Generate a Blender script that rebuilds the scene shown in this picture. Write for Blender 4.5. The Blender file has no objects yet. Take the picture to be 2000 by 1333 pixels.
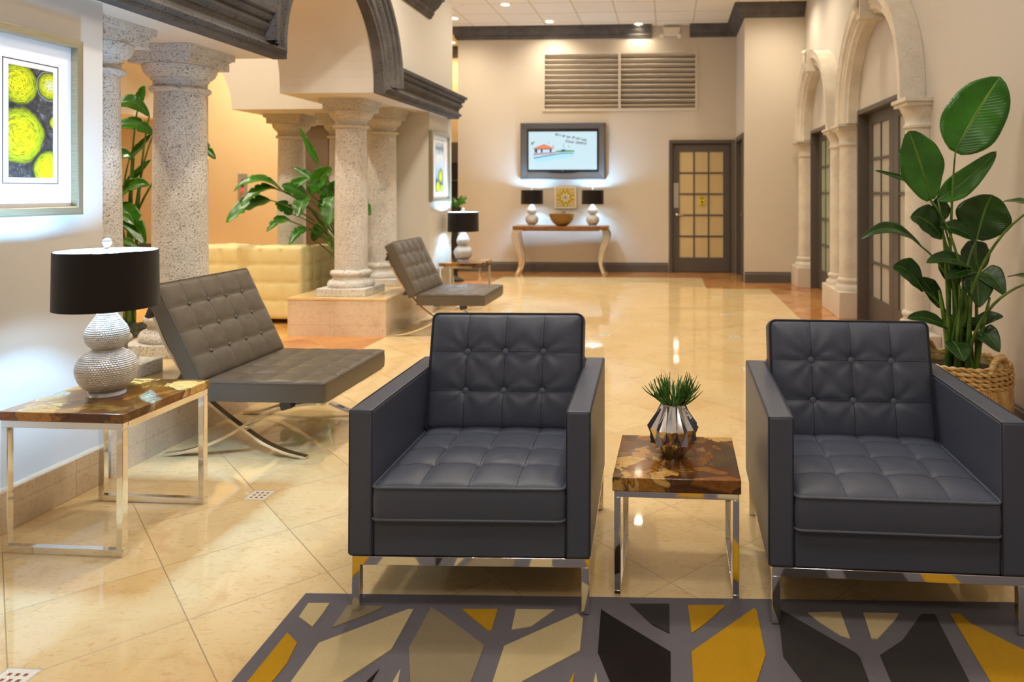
import bpy, bmesh, math, random
from mathutils import Vector, Matrix
random.seed(7)
sc = bpy.context.scene
PI = math.pi

# ------------------------------------------------------------------ camera
FPX, CX, CY, EYE = 1405.0, 1223.0, 375.0, 1.35
cam_data = bpy.data.cameras.new('camera')
cam_data.sensor_fit = 'HORIZONTAL'
cam_data.sensor_width = 36.0
cam_data.lens = 36.0 * FPX / 2000.0
cam_data.shift_x = (1000.0 - CX) / 2000.0
cam_data.shift_y = (CY - 666.5) / 2000.0
cam_data.dof.use_dof = True
cam_data.dof.focus_distance = 2.6
cam_data.dof.aperture_fstop = 3.2
cam_data.clip_start = 0.05
cam_data.clip_end = 60
cam = bpy.data.objects.new('camera', cam_data)
sc.collection.objects.link(cam)
cam.location = (0, 0, EYE)
cam.rotation_euler = (PI / 2, 0, math.atan(82 / 1405.0))
sc.camera = cam

# ------------------------------------------------------------------ world, exposure
world = bpy.data.worlds.new('world')
sc.world = world
world.use_nodes = True
world.node_tree.nodes['Background'].inputs[0].default_value = (1.0, 0.9, 0.78, 1)
world.node_tree.nodes['Background'].inputs[1].default_value = 0.15
sc.view_settings.view_transform = 'Standard'
sc.view_settings.look = 'None'
sc.view_settings.exposure = 0.14
sc.view_settings.gamma = 1.0
sc.view_settings.use_curve_mapping = False
cy = sc.cycles
cy.use_denoising = True
cy.max_bounces = 7
cy.diffuse_bounces = 4
cy.glossy_bounces = 5
cy.transmission_bounces = 5
cy.caustics_reflective = False
cy.caustics_refractive = False
cy.sample_clamp_indirect = 8.0
cy.sample_clamp_direct = 0.0

CEIL = 4.13
WARM = (1.0, 0.85, 0.62)
NEUTRAL = (1.0, 0.90, 0.76)
COOL = (0.30, 0.62, 1.0)

def link(o, parent=None):
    sc.collection.objects.link(o)
    if parent is not None:
        o.parent = parent
    return o

def spot(name, loc, power, color=WARM, size=150, radius=0.06, blend=0.8, target=None):
    l = bpy.data.lights.new(name, 'SPOT')
    l.energy = power; l.color = color
    l.spot_size = math.radians(size); l.spot_blend = blend
    l.shadow_soft_size = radius
    o = bpy.data.objects.new(name, l)
    link(o)
    o.location = loc
    if target is not None:
        o.rotation_euler = (Vector(target) - Vector(loc)).to_track_quat('-Z', 'Y').to_euler()
    return o

def area(name, loc, sx, sy, power, color=WARM, rot=(0, 0, 0)):
    l = bpy.data.lights.new(name, 'AREA')
    l.shape = 'RECTANGLE'; l.size = sx; l.size_y = sy
    l.energy = power; l.color = color
    o = bpy.data.objects.new(name, l)
    link(o)
    o.location = loc; o.rotation_euler = rot
    return o

# recessed downlights: (x, y); the fixtures themselves are built further down
DOWNLIGHTS = [(-2.41, 10.54), (-3.42, 11.33), (-1.93, 11.63), (-0.49, 11.89), (-4.02, 13.16),
              (1.5, 10.0), (1.35, 8.9), (1.45, 6.85), (0.2, 8.6), (-1.6, 8.4), (-1.7, 6.2), (0.3, 5.9),
              (-1.5, 3.9), (0.3, 3.6), (0.9, 4.6), (-1.3, 1.2), (0.4, 1.0), (1.4, 2.0), (-1.3, -1.0), (0.6, -1.2)]
P_DOWN = 74
for i, (x, y) in enumerate(DOWNLIGHTS):
    k = 1.05 if y >= 8 else (0.75 if y >= 5 else (0.42 if x < 1 else 0.22))
    if y > 11.8 and x > -1: k = 0.55
    if (x, y) in ((-1.5, 3.9), (-1.7, 6.2), (-1.6, 8.4)): k = 1.5      # the row that washes the columns
    spot('downlight_lamp', (x, y, CEIL - 0.03), P_DOWN * k, WARM if (y >= 5 and x > -1.0 or y > 9) else NEUTRAL, 155, 0.06, 1.0)
# spots added to brighten the columns, no such fixtures seen
COLUMN_FILLS = [((-1.55, 2.1), (-3.05, 4.2, 1.5), 150), ((-1.55, 5.1), (-3.1, 7.1, 1.3), 170), ((-3.3, 9.3), (-4.3, 8.1, 1.6), 60)]
for (x, y), tg, p in COLUMN_FILLS:
    spot('column_fill_lamp', (x, y, CEIL - 0.03), p, NEUTRAL, 72, 0.08, 1.0, tg)
# halls behind the arcade
P_HALL = 260
HALL_LIGHTS = [(-4.6, 6.2), (-5.9, 8.9), (-4.6, 9.3), (-7.4, 7.2), (-9.0, 11.5), (-11.0, 13.5), (-7.2, 12.8), (-4.6, 3.2), (-6.4, 4.6)]
for (x, y) in HALL_LIGHTS:
    spot('hall_downlight_lamp', (x, y, CEIL - 0.03), P_HALL, (1.0, 0.90, 0.72), 160, 0.08, 1.0)
# soft fill lights added above the seating, given the form of unseen ceiling panels
FILL_PANELS = [(-0.2, 1.0), (-0.2, -1.4), (-0.2, 3.8)]
P_FILL = 22
for (x, y) in FILL_PANELS:
    area('ceiling_fill_lamp', (x, y, CEIL - 0.045), 1.15, 0.55, P_FILL, (1.0, 0.94, 0.86))

# ------------------------------------------------------------------ material helpers
MATS = {}
def hexc(h):
    c = [int(h[i:i + 2], 16) / 255 for i in (0, 2, 4)]
    return tuple((v / 12.92 if v <= 0.04045 else ((v + 0.055) / 1.055) ** 2.4) for v in c) + (1,)

class NT:
    def __init__(self, name, base=(0.5, 0.5, 0.5, 1), rough=0.5, metal=0.0, spec=None, coat=None):
        m = bpy.data.materials.new(name)
        m.use_nodes = True
        self.m = m; self.t = m.node_tree
        self.b = self.t.nodes['Principled BSDF']
        self.b.inputs['Base Color'].default_value = base
        self.b.inputs['Roughness'].default_value = rough
        self.b.inputs['Metallic'].default_value = metal
        if spec is not None: self.b.inputs['Specular IOR Level'].default_value = spec
        if coat is not None:
            self.b.inputs['Coat Weight'].default_value = coat
            self.b.inputs['Coat Roughness'].default_value = 0.05
        MATS[name] = m
    def n(self, typ, **kw):
        nd = self.t.nodes.new(typ)
        for k, v in kw.items():
            if k.startswith('i_'):
                nd.inputs[k[2:].replace('_', ' ')].default_value = v
            else:
                setattr(nd, k, v)
        return nd
    def l(self, a, b): self.t.links.new(a, b)
    def coord(self, scale=(1, 1, 1), rot=(0, 0, 0), loc=(0, 0, 0), kind='Object'):
        tc = self.n('ShaderNodeTexCoord'); mp = self.n('ShaderNodeMapping')
        mp.inputs['Scale'].default_value = scale
        mp.inputs['Rotation'].default_value = rot
        mp.inputs['Location'].default_value = loc
        self.l(tc.outputs[kind], mp.inputs[0])
        return mp.outputs[0]
    def noise(self, vec, scale=5, detail=4, rough=0.5, dist=0.0):
        nd = self.n('ShaderNodeTexNoise')
        nd.inputs['Scale'].default_value = scale; nd.inputs['Detail'].default_value = detail
        nd.inputs['Roughness'].default_value = rough; nd.inputs['Distortion'].default_value = dist
        self.l(vec, nd.inputs['Vector'])
        return nd.outputs[0]
    def ramp(self, fac, stops, interp='LINEAR'):
        r = self.n('ShaderNodeValToRGB')
        r.color_ramp.interpolation = interp
        el = r.color_ramp.elements
        el[0].position, el[0].color = stops[0]
        el[1].position, el[1].color = stops[-1]
        for p, c in stops[1:-1]:
            e = el.new(p); e.color = c
        self.l(fac, r.inputs[0])
        return r.outputs[0]
    def mix(self, fac, a, b, mode='MIX'):
        nd = self.n('ShaderNodeMix', data_type='RGBA', blend_type=mode)
        for s, v in ((0, fac), (6, a), (7, b)):
            if hasattr(v, 'links') or hasattr(v, 'is_linked'): self.l(v, nd.inputs[s])
            else: nd.inputs[s].default_value = v
        return nd.outputs[2]
    def math(self, op, a, b=None, c=None):
        nd = self.n('ShaderNodeMath', operation=op)
        for s, v in ((0, a), (1, b), (2, c)):
            if v is None: continue
            if hasattr(v, 'is_linked'): self.l(v, nd.inputs[s])
            else: nd.inputs[s].default_value = v
        return nd.outputs[0]
    def bump(self, h, strength=0.2, dist=0.01):
        bp = self.n('ShaderNodeBump')
        bp.inputs['Strength'].default_value = strength; bp.inputs['Distance'].default_value = dist
        self.l(h, bp.inputs['Height'])
        self.l(bp.outputs[0], self.b.inputs['Normal'])
    def color(self, out): self.l(out, self.b.inputs['Base Color'])

def g(v): return (v, v, v, 1)

# paint
def paint(name, col, rough=0.6, bump=0.05):
    t = NT(name, col, rough)
    v = t.coord((1, 1, 1))
    n1 = t.noise(v, 1.3, 3)
    t.color(t.ramp(n1, [(0.3, tuple(c * 0.96 for c in col[:3]) + (1,)), (0.7, col)]))
    t.bump(t.noise(v, 220, 2), bump, 0.002)
    return t.m
M_WALL = paint('greige_paint', hexc('CFC6BA'))
M_ARC = paint('arcade_paint', hexc('D8D2C8'))
M_WALL3 = paint('right_wall_paint', hexc('C8C2BC'))
M_WALL2 = paint('pale_paint', hexc('D4D0CB'))
M_HALL = paint('hall_paint', hexc('DEC69A'))
M_TRIM = paint('charcoal_trim_paint', hexc('5A5450'), 0.45, 0.02)
M_WHITE = paint('white_paint', hexc('E6E1D6'), 0.5, 0.02)

# ceiling tiles
def mk_ceiling():
    t = NT('ceiling_tiles', hexc('EDE6D8'), 0.85)
    v = t.coord((1, 1, 1), (0, 0, math.radians(90)), (0.12, 0.2, 0))
    br = t.n('ShaderNodeTexBrick', offset=0.0)
    br.inputs['Color1'].default_value = hexc('EFE8DA'); br.inputs['Color2'].default_value = hexc('E9E1D0')
    br.inputs['Mortar'].default_value = hexc('CFC19F')
    br.inputs['Scale'].default_value = 1.0; br.inputs['Mortar Size'].default_value = 0.012
    br.inputs['Brick Width'].default_value = 0.61; br.inputs['Row Height'].default_value = 0.61
    t.l(v, br.inputs['Vector']); t.color(br.outputs['Color'])
    t.bump(t.noise(v, 160, 3), 0.1, 0.003)
mk_ceiling(); M_CEIL = MATS['ceiling_tiles']

# marble
def marble_nodes(t, v, base, dark, red):
    w = t.noise(v, 1.6, 5, 0.6, 0.4)
    c = t.ramp(w, [(0.3, base), (0.55, tuple(a * 0.5 + b * 0.5 for a, b in zip(base, dark))), (0.75, dark)])
    stretch = t.n('ShaderNodeMapping'); stretch.inputs['Scale'].default_value = (5, 16, 9); stretch.inputs['Rotation'].default_value = (0, 0, 0.5)
    t.l(v, stretch.inputs[0])
    f = t.noise(stretch.outputs[0], 2.6, 8, 0.72, 1.6)
    big = t.ramp(t.noise(v, 3.2, 4, 0.6, 1.5), [(0.60, g(0)), (0.70, g(0.55))])
    fm = t.math('MAXIMUM', t.ramp(f, [(0.55, g(0)), (0.68, g(1))]), big)
    return t.mix(t.math('MULTIPLY', fm, 0.6), c, red)
def tile_floor():
    t = NT('cream_marble_floor', hexc('E8CF9C'), 0.03, 0, 0.5)
    tc = t.n('ShaderNodeTexCoord')
    sep = t.n('ShaderNodeSeparateXYZ'); t.l(tc.outputs['Object'], sep.inputs[0])
    X, Y = sep.outputs[0], sep.outputs[1]
    r2 = 1 / math.sqrt(2)
    p = t.math('MULTIPLY', t.math('ADD', X, Y), r2)
    q = t.math('MULTIPLY', t.math('SUBTRACT', Y, X), r2)
    S = 0.43
    pi_ = t.math('DIVIDE', t.math('ADD', p, -0.045 + 43), S)
    qi_ = t.math('DIVIDE', t.math('ADD', q, -2.612 + 43), S)
    pf = t.math('FRACT', pi_); qf = t.math('FRACT', qi_)
    pfl = t.math('FLOOR', pi_); qfl = t.math('FLOOR', qi_)
    cmb = t.n('ShaderNodeCombineXYZ'); t.l(pfl, cmb.inputs[0]); t.l(qfl, cmb.inputs[1])
    wn = t.n('ShaderNodeTexWhiteNoise', noise_dimensions='3D'); t.l(cmb.outputs[0], wn.inputs['Vector'])
    # offset the vein pattern per tile
    off = t.n('ShaderNodeVectorMath', operation='MULTIPLY_ADD')
    t.l(wn.outputs['Color'], off.inputs[0]); off.inputs[1].default_value = (9, 9, 9)
    t.l(tc.outputs['Object'], off.inputs[2])
    v = off.outputs[0]
    base = marble_nodes(t, v, hexc('EBD5A8'), hexc('DFBE86'), hexc('C28A5C'))
    speck = t.ramp(t.noise(v, 26, 6, 0.75, 1.2), [(0.56, g(0)), (0.68, g(0.55))])
    base = t.mix(speck, base, hexc('CF9E66'))
    base = t.mix(t.math('MULTIPLY', wn.outputs['Value'], 0.30), base, hexc('D9B77E'))
    # grout lines
    def line(fr):
        a = t.math('ABSOLUTE', t.math('SUBTRACT', fr, 0.5))
        return t.math('GREATER_THAN', a, 0.5 - 0.0042)
    gr = t.math('MAXIMUM', line(pf), line(qf))
    base = t.mix(t.math('MULTIPLY', gr, 0.75), base, hexc('8E7550'))
    # mosaic insets on every second corner
    def cell(c, c0, per):
        u = t.math('DIVIDE', t.math('ADD', c, -c0 + per * 20.5), per)
        return t.math('MULTIPLY', t.math('SUBTRACT', t.math('FRACT', u), 0.5), per)
    cx_ = cell(X, -1.815, 1.2162); cy_ = cell(Y, 3.10, 1.2162)
    ax = t.math('ABSOLUTE', cx_); ay = t.math('ABSOLUTE', cy_)
    mx = t.math('MAXIMUM', ax, ay)
    inset = t.math('LESS_THAN', mx, 0.052)
    border = t.math('GREATER_THAN', mx, 0.036)
    fx = t.math('FRACT', t.math('ADD', t.math('DIVIDE', cx_, 0.024), 0.5 + 10))
    fy = t.math('FRACT', t.math('ADD', t.math('DIVIDE', cy_, 0.024), 0.5 + 10))
    dx = t.math('ABSOLUTE', t.math('SUBTRACT', fx, 0.5)); dy = t.math('ABSOLUTE', t.math('SUBTRACT', fy, 0.5))
    dots = t.math('MULTIPLY', t.math('LESS_THAN', t.math('MAXIMUM', dx, dy), 0.24), t.math('SUBTRACT', 1.0, border))
    mos = t.mix(dots, hexc('E9E4D6'), hexc('8A4A32'))
    edge = t.math('GREATER_THAN', mx, 0.048)
    mos = t.mix(t.math('MULTIPLY', edge, 0.6), mos, hexc('9A8A70'))
    # rust marble border beyond the cream field
    rust = marble_nodes(t, v, hexc('C98B4E'), hexc('9C5A38'), hexc('7E3F2A'))
    rust = t.mix(t.math('MULTIPLY', wn.outputs['Value'], 0.45), rust, hexc('DDB06A'))
    far = t.math('GREATER_THAN', Y, 11.32)
    rt = t.math('GREATER_THAN', X, 1.40)
    lf = t.math('LESS_THAN', X, -2.62)
    cor = t.math('MULTIPLY', t.math('GREATER_THAN', X, 0.53), t.math('GREATER_THAN', Y, 10.08))
    mask = t.math('MAXIMUM', t.math('MAXIMUM', far, rt), t.math('MAXIMUM', lf, cor))
    base = t.mix(t.math('MULTIPLY', inset, t.math('SUBTRACT', 1.0, mask)), base, mos)
    rust = t.mix(t.math('MULTIPLY', gr, 0.4), rust, hexc('6E5030'))
    yel = marble_nodes(t, v, hexc('E3B46A'), hexc('D39A50'), hexc('B87840'))
    deep = t.math('LESS_THAN', X, -3.55)
    rust = t.mix(deep, rust, yel)
    t.color(t.mix(mask, base, rust))
    rr = t.ramp(t.noise(tc.outputs['Object'], 3, 3), [(0.3, g(0.025)), (0.7, g(0.06))])
    rr = t.mix(gr, rr, g(0.35))
    t.l(rr, t.b.inputs['Roughness'])
tile_floor(); M_FLOOR = MATS['cream_marble_floor']

def mk_panel_marble():
    t = NT('planter_marble', hexc('DDBE92'), 0.16, 0, 0.5)
    v = t.coord((1, 1, 1))
    c = marble_nodes(t, v, hexc('E2D3BE'), hexc('D3BDA2'), hexc('B58E70'))
    sep = t.n('ShaderNodeSeparateXYZ'); t.l(v, sep.inputs[0])
    u = t.math('ADD', sep.outputs[0], sep.outputs[1])
    fr = t.math('FRACT', t.math('DIVIDE', t.math('ADD', u, 40.0), 0.43))
    ln = t.math('LESS_THAN', fr, 0.010)
    hz = t.math('LESS_THAN', t.math('ABSOLUTE', t.math('SUBTRACT', sep.outputs[2], 0.105)), 0.002)
    m = t.math('MAXIMUM', ln, hz)
    sp = t.ramp(t.noise(v, 60, 4, 0.7), [(0.55, g(0)), (0.7, g(0.6))])
    c = t.mix(sp, c, hexc('B4947A'))
    t.color(t.mix(t.math('MULTIPLY', m, 0.35), c, hexc('A07E5C')))
mk_panel_marble(); M_PMARBLE = MATS['planter_marble']

# porous stone
def stone(name, light, dark, pit, scale=26, bump=0.5, pits=0.5):
    t = NT(name, light, 0.85, 0, 0.2)
    v = t.coord((1, 1, 1))
    warp = t.noise(v, 14, 3, 0.6)
    vm = t.n('ShaderNodeVectorMath', operation='MULTIPLY_ADD')
    t.l(warp, vm.inputs[0]); vm.inputs[1].default_value = (0.015, 0.015, 0.015); t.l(v, vm.inputs[2])
    st = t.n('ShaderNodeMapping'); st.inputs['Scale'].default_value = (1, 1, 1.5); t.l(vm.outputs[0], st.inputs[0])
    n1 = t.noise(st.outputs[0], scale, 2, 0.5, 0.0)
    n2 = t.noise(st.outputs[0], scale * 2.1, 2, 0.5, 0.0)
    pm = t.ramp(n1, [(0.30, g(1)), (0.37, g(0))])
    pm2 = t.ramp(n2, [(0.33, g(1)), (0.40, g(0))])
    pall = t.math('MAXIMUM', pm, t.math('MULTIPLY', pm2, 0.75))
    base = t.ramp(t.noise(v, 5, 4), [(0.3, dark), (0.7, light)])
    t.color(t.mix(t.math('MULTIPLY', pall, pits), base, pit))
    h = t.math('SUBTRACT', t.math('MULTIPLY', t.noise(v, 90, 3), 0.25), pall)
    t.bump(h, bump, 0.012)
    return t.m
M_STONE = stone('porous_limestone', hexc('E2DFDA'), hexc('D2CDC6'), hexc('7E7A74'), 62, 1.0, 0.5)
M_STONE_W = stone('white_painted_stone', hexc('E0DAD0'), hexc('CFC6BA'), hexc('9A9084'), 60, 0.5, 0.35)
M_CORN = stone('charcoal_cantera_stone', hexc('686462'), hexc('545151'), hexc('1E1D1D'), 60, 0.5, 0.8)

def leather(name, col, rough=0.42):
    t = NT(name, col, rough, 0, 0.35)
    v = t.coord((1, 1, 1))
    vo = t.n('ShaderNodeTexVoronoi'); vo.inputs['Scale'].default_value = 420; t.l(v, vo.inputs['Vector'])
    wr = t.noise(v, 11, 4, 0.5, 0.5)
    h = t.math('ADD', t.math('MULTIPLY', vo.outputs['Distance'], 0.25), wr)
    t.bump(h, 0.14, 0.004)
    t.color(t.ramp(t.noise(v, 3, 3), [(0.3, tuple(c * 0.9 for c in col[:3]) + (1,)), (0.7, col)]))
    return t.m
M_LEATHER = leather('slate_grey_leather', hexc('4D5364'))
M_LEATHER_T = leather('taupe_grey_leather', hexc('645C52'), 0.36)
M_LEATHER_C = leather('cream_leather', hexc('EADFA8'), 0.4)
M_STITCH = NT('seam_thread', hexc('24242B'), 0.6).m
M_STITCH_T = NT('taupe_seam', hexc('3E3830'), 0.6).m
M_PIPE = leather('slate_piping', hexc('5A6070'), 0.4)
M_CHROME = NT('polished_chrome', (0.86, 0.85, 0.83, 1), 0.06, 1.0).m
M_NICKEL = NT('brushed_nickel', (0.62, 0.58, 0.52, 1), 0.25, 1.0).m
M_BLACK = NT('black_plastic', g(0.012), 0.35).m
M_STRAP = NT('dark_strap', hexc('3B3731'), 0.5).m

def mk_wood():
    t = NT('resin_teak_slab', hexc('9A5A1E'), 0.18, 0, 0.5, 0.25)
    v = t.coord((1, 1, 1))
    wv = t.noise(v, 3.2, 4, 0.6, 1.2)
    vm = t.n('ShaderNodeVectorMath', operation='MULTIPLY_ADD')
    t.l(wv, vm.inputs[0]); vm.inputs[1].default_value = (0.35, 0.35, 0.35); t.l(v, vm.inputs[2])
    vo = t.n('ShaderNodeTexVoronoi', feature='F1'); vo.inputs['Scale'].default_value = 8.0; t.l(vm.outputs[0], vo.inputs['Vector'])
    pick = t.n('ShaderNodeSeparateColor'); t.l(vo.outputs['Color'], pick.inputs[0])
    tone = t.ramp(pick.outputs[0], [(0.0, hexc('5A300C')), (0.25, hexc('93581A')), (0.42, hexc('B87C2A')), (0.6, hexc('7A4210')), (0.74, hexc('DDB064')), (0.93, hexc('4A3C2A'))], 'CONSTANT')
    st = t.n('ShaderNodeMapping'); st.inputs['Scale'].default_value = (6, 22, 20); st.inputs['Rotation'].default_value = (0, 0, 0.6); t.l(vm.outputs[0], st.inputs[0])
    grain = t.noise(st.outputs[0], 3, 6, 0.65, 1.2)
    tone = t.mix(t.math('MULTIPLY', t.ramp(grain, [(0.4, g(0)), (0.7, g(1))]), 0.6), tone, hexc('3A1A06'))
    blot = t.ramp(t.noise(v, 9, 5, 0.6, 0.8), [(0.5, g(0)), (0.6, g(1))])
    tone = t.mix(t.math('MULTIPLY', blot, 0.25), tone, hexc('B98A38'))
    crack = t.n('ShaderNodeTexVoronoi', feature='DISTANCE_TO_EDGE'); crack.inputs['Scale'].default_value = 8.0; t.l(vm.outputs[0], crack.inputs['Vector'])
    cm = t.ramp(crack.outputs['Distance'], [(0.0, g(1)), (0.05, g(0))])
    tone = t.mix(t.math('MULTIPLY', cm, 0.8), tone, hexc('2A1406'))
    res = t.ramp(t.noise(v, 2.6, 2, 0.5, 0.5), [(0.58, g(0)), (0.61, g(1))])
    ice = t.ramp(t.noise(v, 60, 5, 0.8), [(0.35, hexc('5C5A4A')), (0.6, hexc('A8A48C')), (0.75, hexc('D8D8C4'))])
    t.color(t.mix(res, tone, ice))
mk_wood(); M_WOOD = MATS['resin_teak_slab']
def mk_wood2():
    t = NT('dark_teak_top', hexc('6A4526'), 0.3)
    v = t.coord((2, 14, 14))
    t.color(t.ramp(t.noise(v, 2.2, 6, 0.6, 1.5), [(0.3, hexc('4A2E18')), (0.55, hexc('8A5C30')), (0.75, hexc('A87C4C'))]))
mk_wood2(); M_WOOD2 = MATS['dark_teak_top']

def mk_shade():
    t = NT('black_drum_shade_fabric', hexc('140C0B'), 0.6, 0, 0.25)
    t.b.inputs['Sheen Weight'].default_value = 0.1
    v = t.coord((1, 1, 1))
    t.bump(t.noise(v, 500, 2), 0.08, 0.001)
mk_shade(); M_SHADE = MATS['black_drum_shade_fabric']
M_SHADE_IN = NT('white_shade_lining', hexc('F4F4F2'), 0.7).m
def mk_bead():
    t = NT('pearl_silver_beads', hexc('D8D2CC'), 0.2, 0.55, 0.6)
mk_bead(); M_BEAD = MATS['pearl_silver_beads']
def mk_crystal():
    t = NT('clear_crystal', g(0.95), 0.02); t.b.inputs['Transmission Weight'].default_value = 0.6
mk_crystal(); M_CRYSTAL = MATS['clear_crystal']
def emis(name, col, s):
    t = NT(name, g(0.02) if name.startswith('screen') else col, 0.5)
    t.b.inputs['Emission Color'].default_value = col; t.b.inputs['Emission Strength'].default_value = s
    return t.m
M_BULB = emis('lit_bulb', (0.8, 0.93, 1, 1), 40)
M_DOWN = emis('lit_downlight_lens', (1, 0.86, 0.6, 1), 14)
M_FILL_PANEL = emis('fill_panel_lens', (1, 0.92, 0.82, 1), 1.2)
M_REDLED = emis('red_indicator', (1, 0.05, 0.03, 1), 0.9)
M_AMBER = emis('lit_amber_glass', (1.0, 0.55, 0.12, 1), 1.6)

def mk_leaf(name, c1, c2, mid, rough=0.28):
    t = NT(name, c1, rough, 0, 0.5)
    tc = t.n('ShaderNodeTexCoord'); sep = t.n('ShaderNodeSeparateXYZ'); t.l(tc.outputs['UV'], sep.inputs[0])
    u, v = sep.outputs[0], sep.outputs[1]
    av = t.math('ABSOLUTE', t.math('SUBTRACT', v, 0.5))
    ph = t.math('ADD', t.math('MULTIPLY', u, 150.0), t.math('MULTIPLY', av, -60.0))
    w = t.math('SINE', ph)
    n = t.noise(tc.outputs['Object'], 6, 3)
    base = t.ramp(n, [(0.3, c1), (0.7, c2)])
    base = t.mix(t.math('MULTIPLY', t.math('MAXIMUM', w, 0.0), 0.22), base, tuple(c * 0.55 for c in c1[:3]) + (1,))
    m = t.math('LESS_THAN', av, 0.022)
    t.color(t.mix(t.math('MULTIPLY', m, 0.8), base, mid))
    t.bump(w, 0.12, 0.003)
    t.b.inputs['Subsurface Weight'].default_value = 0.0
    return t.m
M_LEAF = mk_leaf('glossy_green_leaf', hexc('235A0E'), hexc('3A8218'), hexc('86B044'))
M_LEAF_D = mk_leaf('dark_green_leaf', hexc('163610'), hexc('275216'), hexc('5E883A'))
def mk_stem():
    t = NT('green_leaf_stalk', hexc('4A7428'), 0.4)
    t.color(t.ramp(t.noise(t.coord((1, 1, 1)), 8, 3), [(0.35, hexc('2E4E1A')), (0.7, hexc('6A9038'))]))
mk_stem(); M_STEM = MATS['green_leaf_stalk']
def mk_soil():
    t = NT('dark_mulch', hexc('2A2218'), 0.95)
    v = t.coord((1, 1, 1)); n = t.noise(v, 40, 5, 0.7)
    t.color(t.ramp(n, [(0.35, hexc('15110C')), (0.65, hexc('4A3C28'))])); t.bump(n, 0.9, 0.03)
mk_soil(); M_SOIL = MATS['dark_mulch']
def mk_moss():
    t = NT('grey_green_moss', hexc('4A4A38'), 0.95)
    v = t.coord((1, 1, 1)); n = t.noise(v, 30, 5, 0.7)
    t.color(t.ramp(n, [(0.35, hexc('25251C')), (0.65, hexc('5C5A44'))])); t.bump(n, 0.9, 0.04)
mk_moss(); M_MOSS = MATS['grey_green_moss']
def mk_basket(name, sc_):
    t = NT(name, hexc('B98F4C'), 0.65)
    v = t.coord(sc_); n = t.noise(v, 6, 5, 0.65, 0.5)
    t.color(t.ramp(n, [(0.32, hexc('80602E')), (0.45, hexc('BE9654')), (0.60, hexc('DCC28C')), (0.72, hexc('EFE4C6'))]))
    t.bump(n, 0.4, 0.006)
    return t.m
M_BASK = mk_basket('woven_water_hyacinth', (9, 9, 1.4))
M_BASK2 = mk_basket('braided_water_hyacinth', (3, 3, 14))

def carpet(name, c):
    t = NT(name, c, 0.95, 0, 0.1)
    v = t.coord((1, 1, 1)); n = t.noise(v, 420, 3, 0.7); n2 = t.noise(v, 22, 3)
    t.b.inputs['Sheen Weight'].default_value = 0.06
    c2 = tuple(x * 0.72 for x in c[:3]) + (1,)
    t.color(t.mix(t.math('MULTIPLY', n2, 0.5), t.ramp(n, [(0.3, c2), (0.7, c)]), c2))
    t.bump(n, 0.8, 0.006)
    return t.m
RUGM = {'grey': carpet('grey_pile', hexc('807B83')), 'cream': carpet('cream_pile', hexc('EAD3A0')), 'yellow': carpet('mustard_pile', hexc('DDA60A')),
        'taupe': carpet('taupe_pile', hexc('AA9878')), 'charcoal': carpet('charcoal_pile', hexc('3A3535')), 'black': carpet('black_pile', hexc('1C1211'))}
M_FROST = NT('frosted_green_glass', hexc('A8B4A0'), 0.25, 0, 0.5).m
M_FROST2 = NT('frosted_grey_glass', hexc('B4B2AA'), 0.25, 0, 0.5).m
M_TANG = NT('tan_backed_glass', hexc('D2BC90'), 0.3, 0, 0.5).m
M_DGLASS = NT('dark_glass', hexc('2A2A2C'), 0.08, 0, 0.5).m
M_YELLOW = NT('yellow_sign', hexc('E6D21E'), 0.5).m
M_INK = NT('black_ink', g(0.01), 0.6).m
M_MAT = NT('white_picture_mat', hexc('EDEDEF'), 0.8).m
def mk_champ():
    t = NT('champagne_frame', hexc('A8A48E'), 0.35, 0.7)
    v = t.coord((8, 3, 260)); n = t.noise(v, 3, 3)
    t.color(t.ramp(n, [(0.3, hexc('9C967C')), (0.7, hexc('B6B09A'))]))
mk_champ(); M_FRAME = MATS['champagne_frame']

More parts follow.
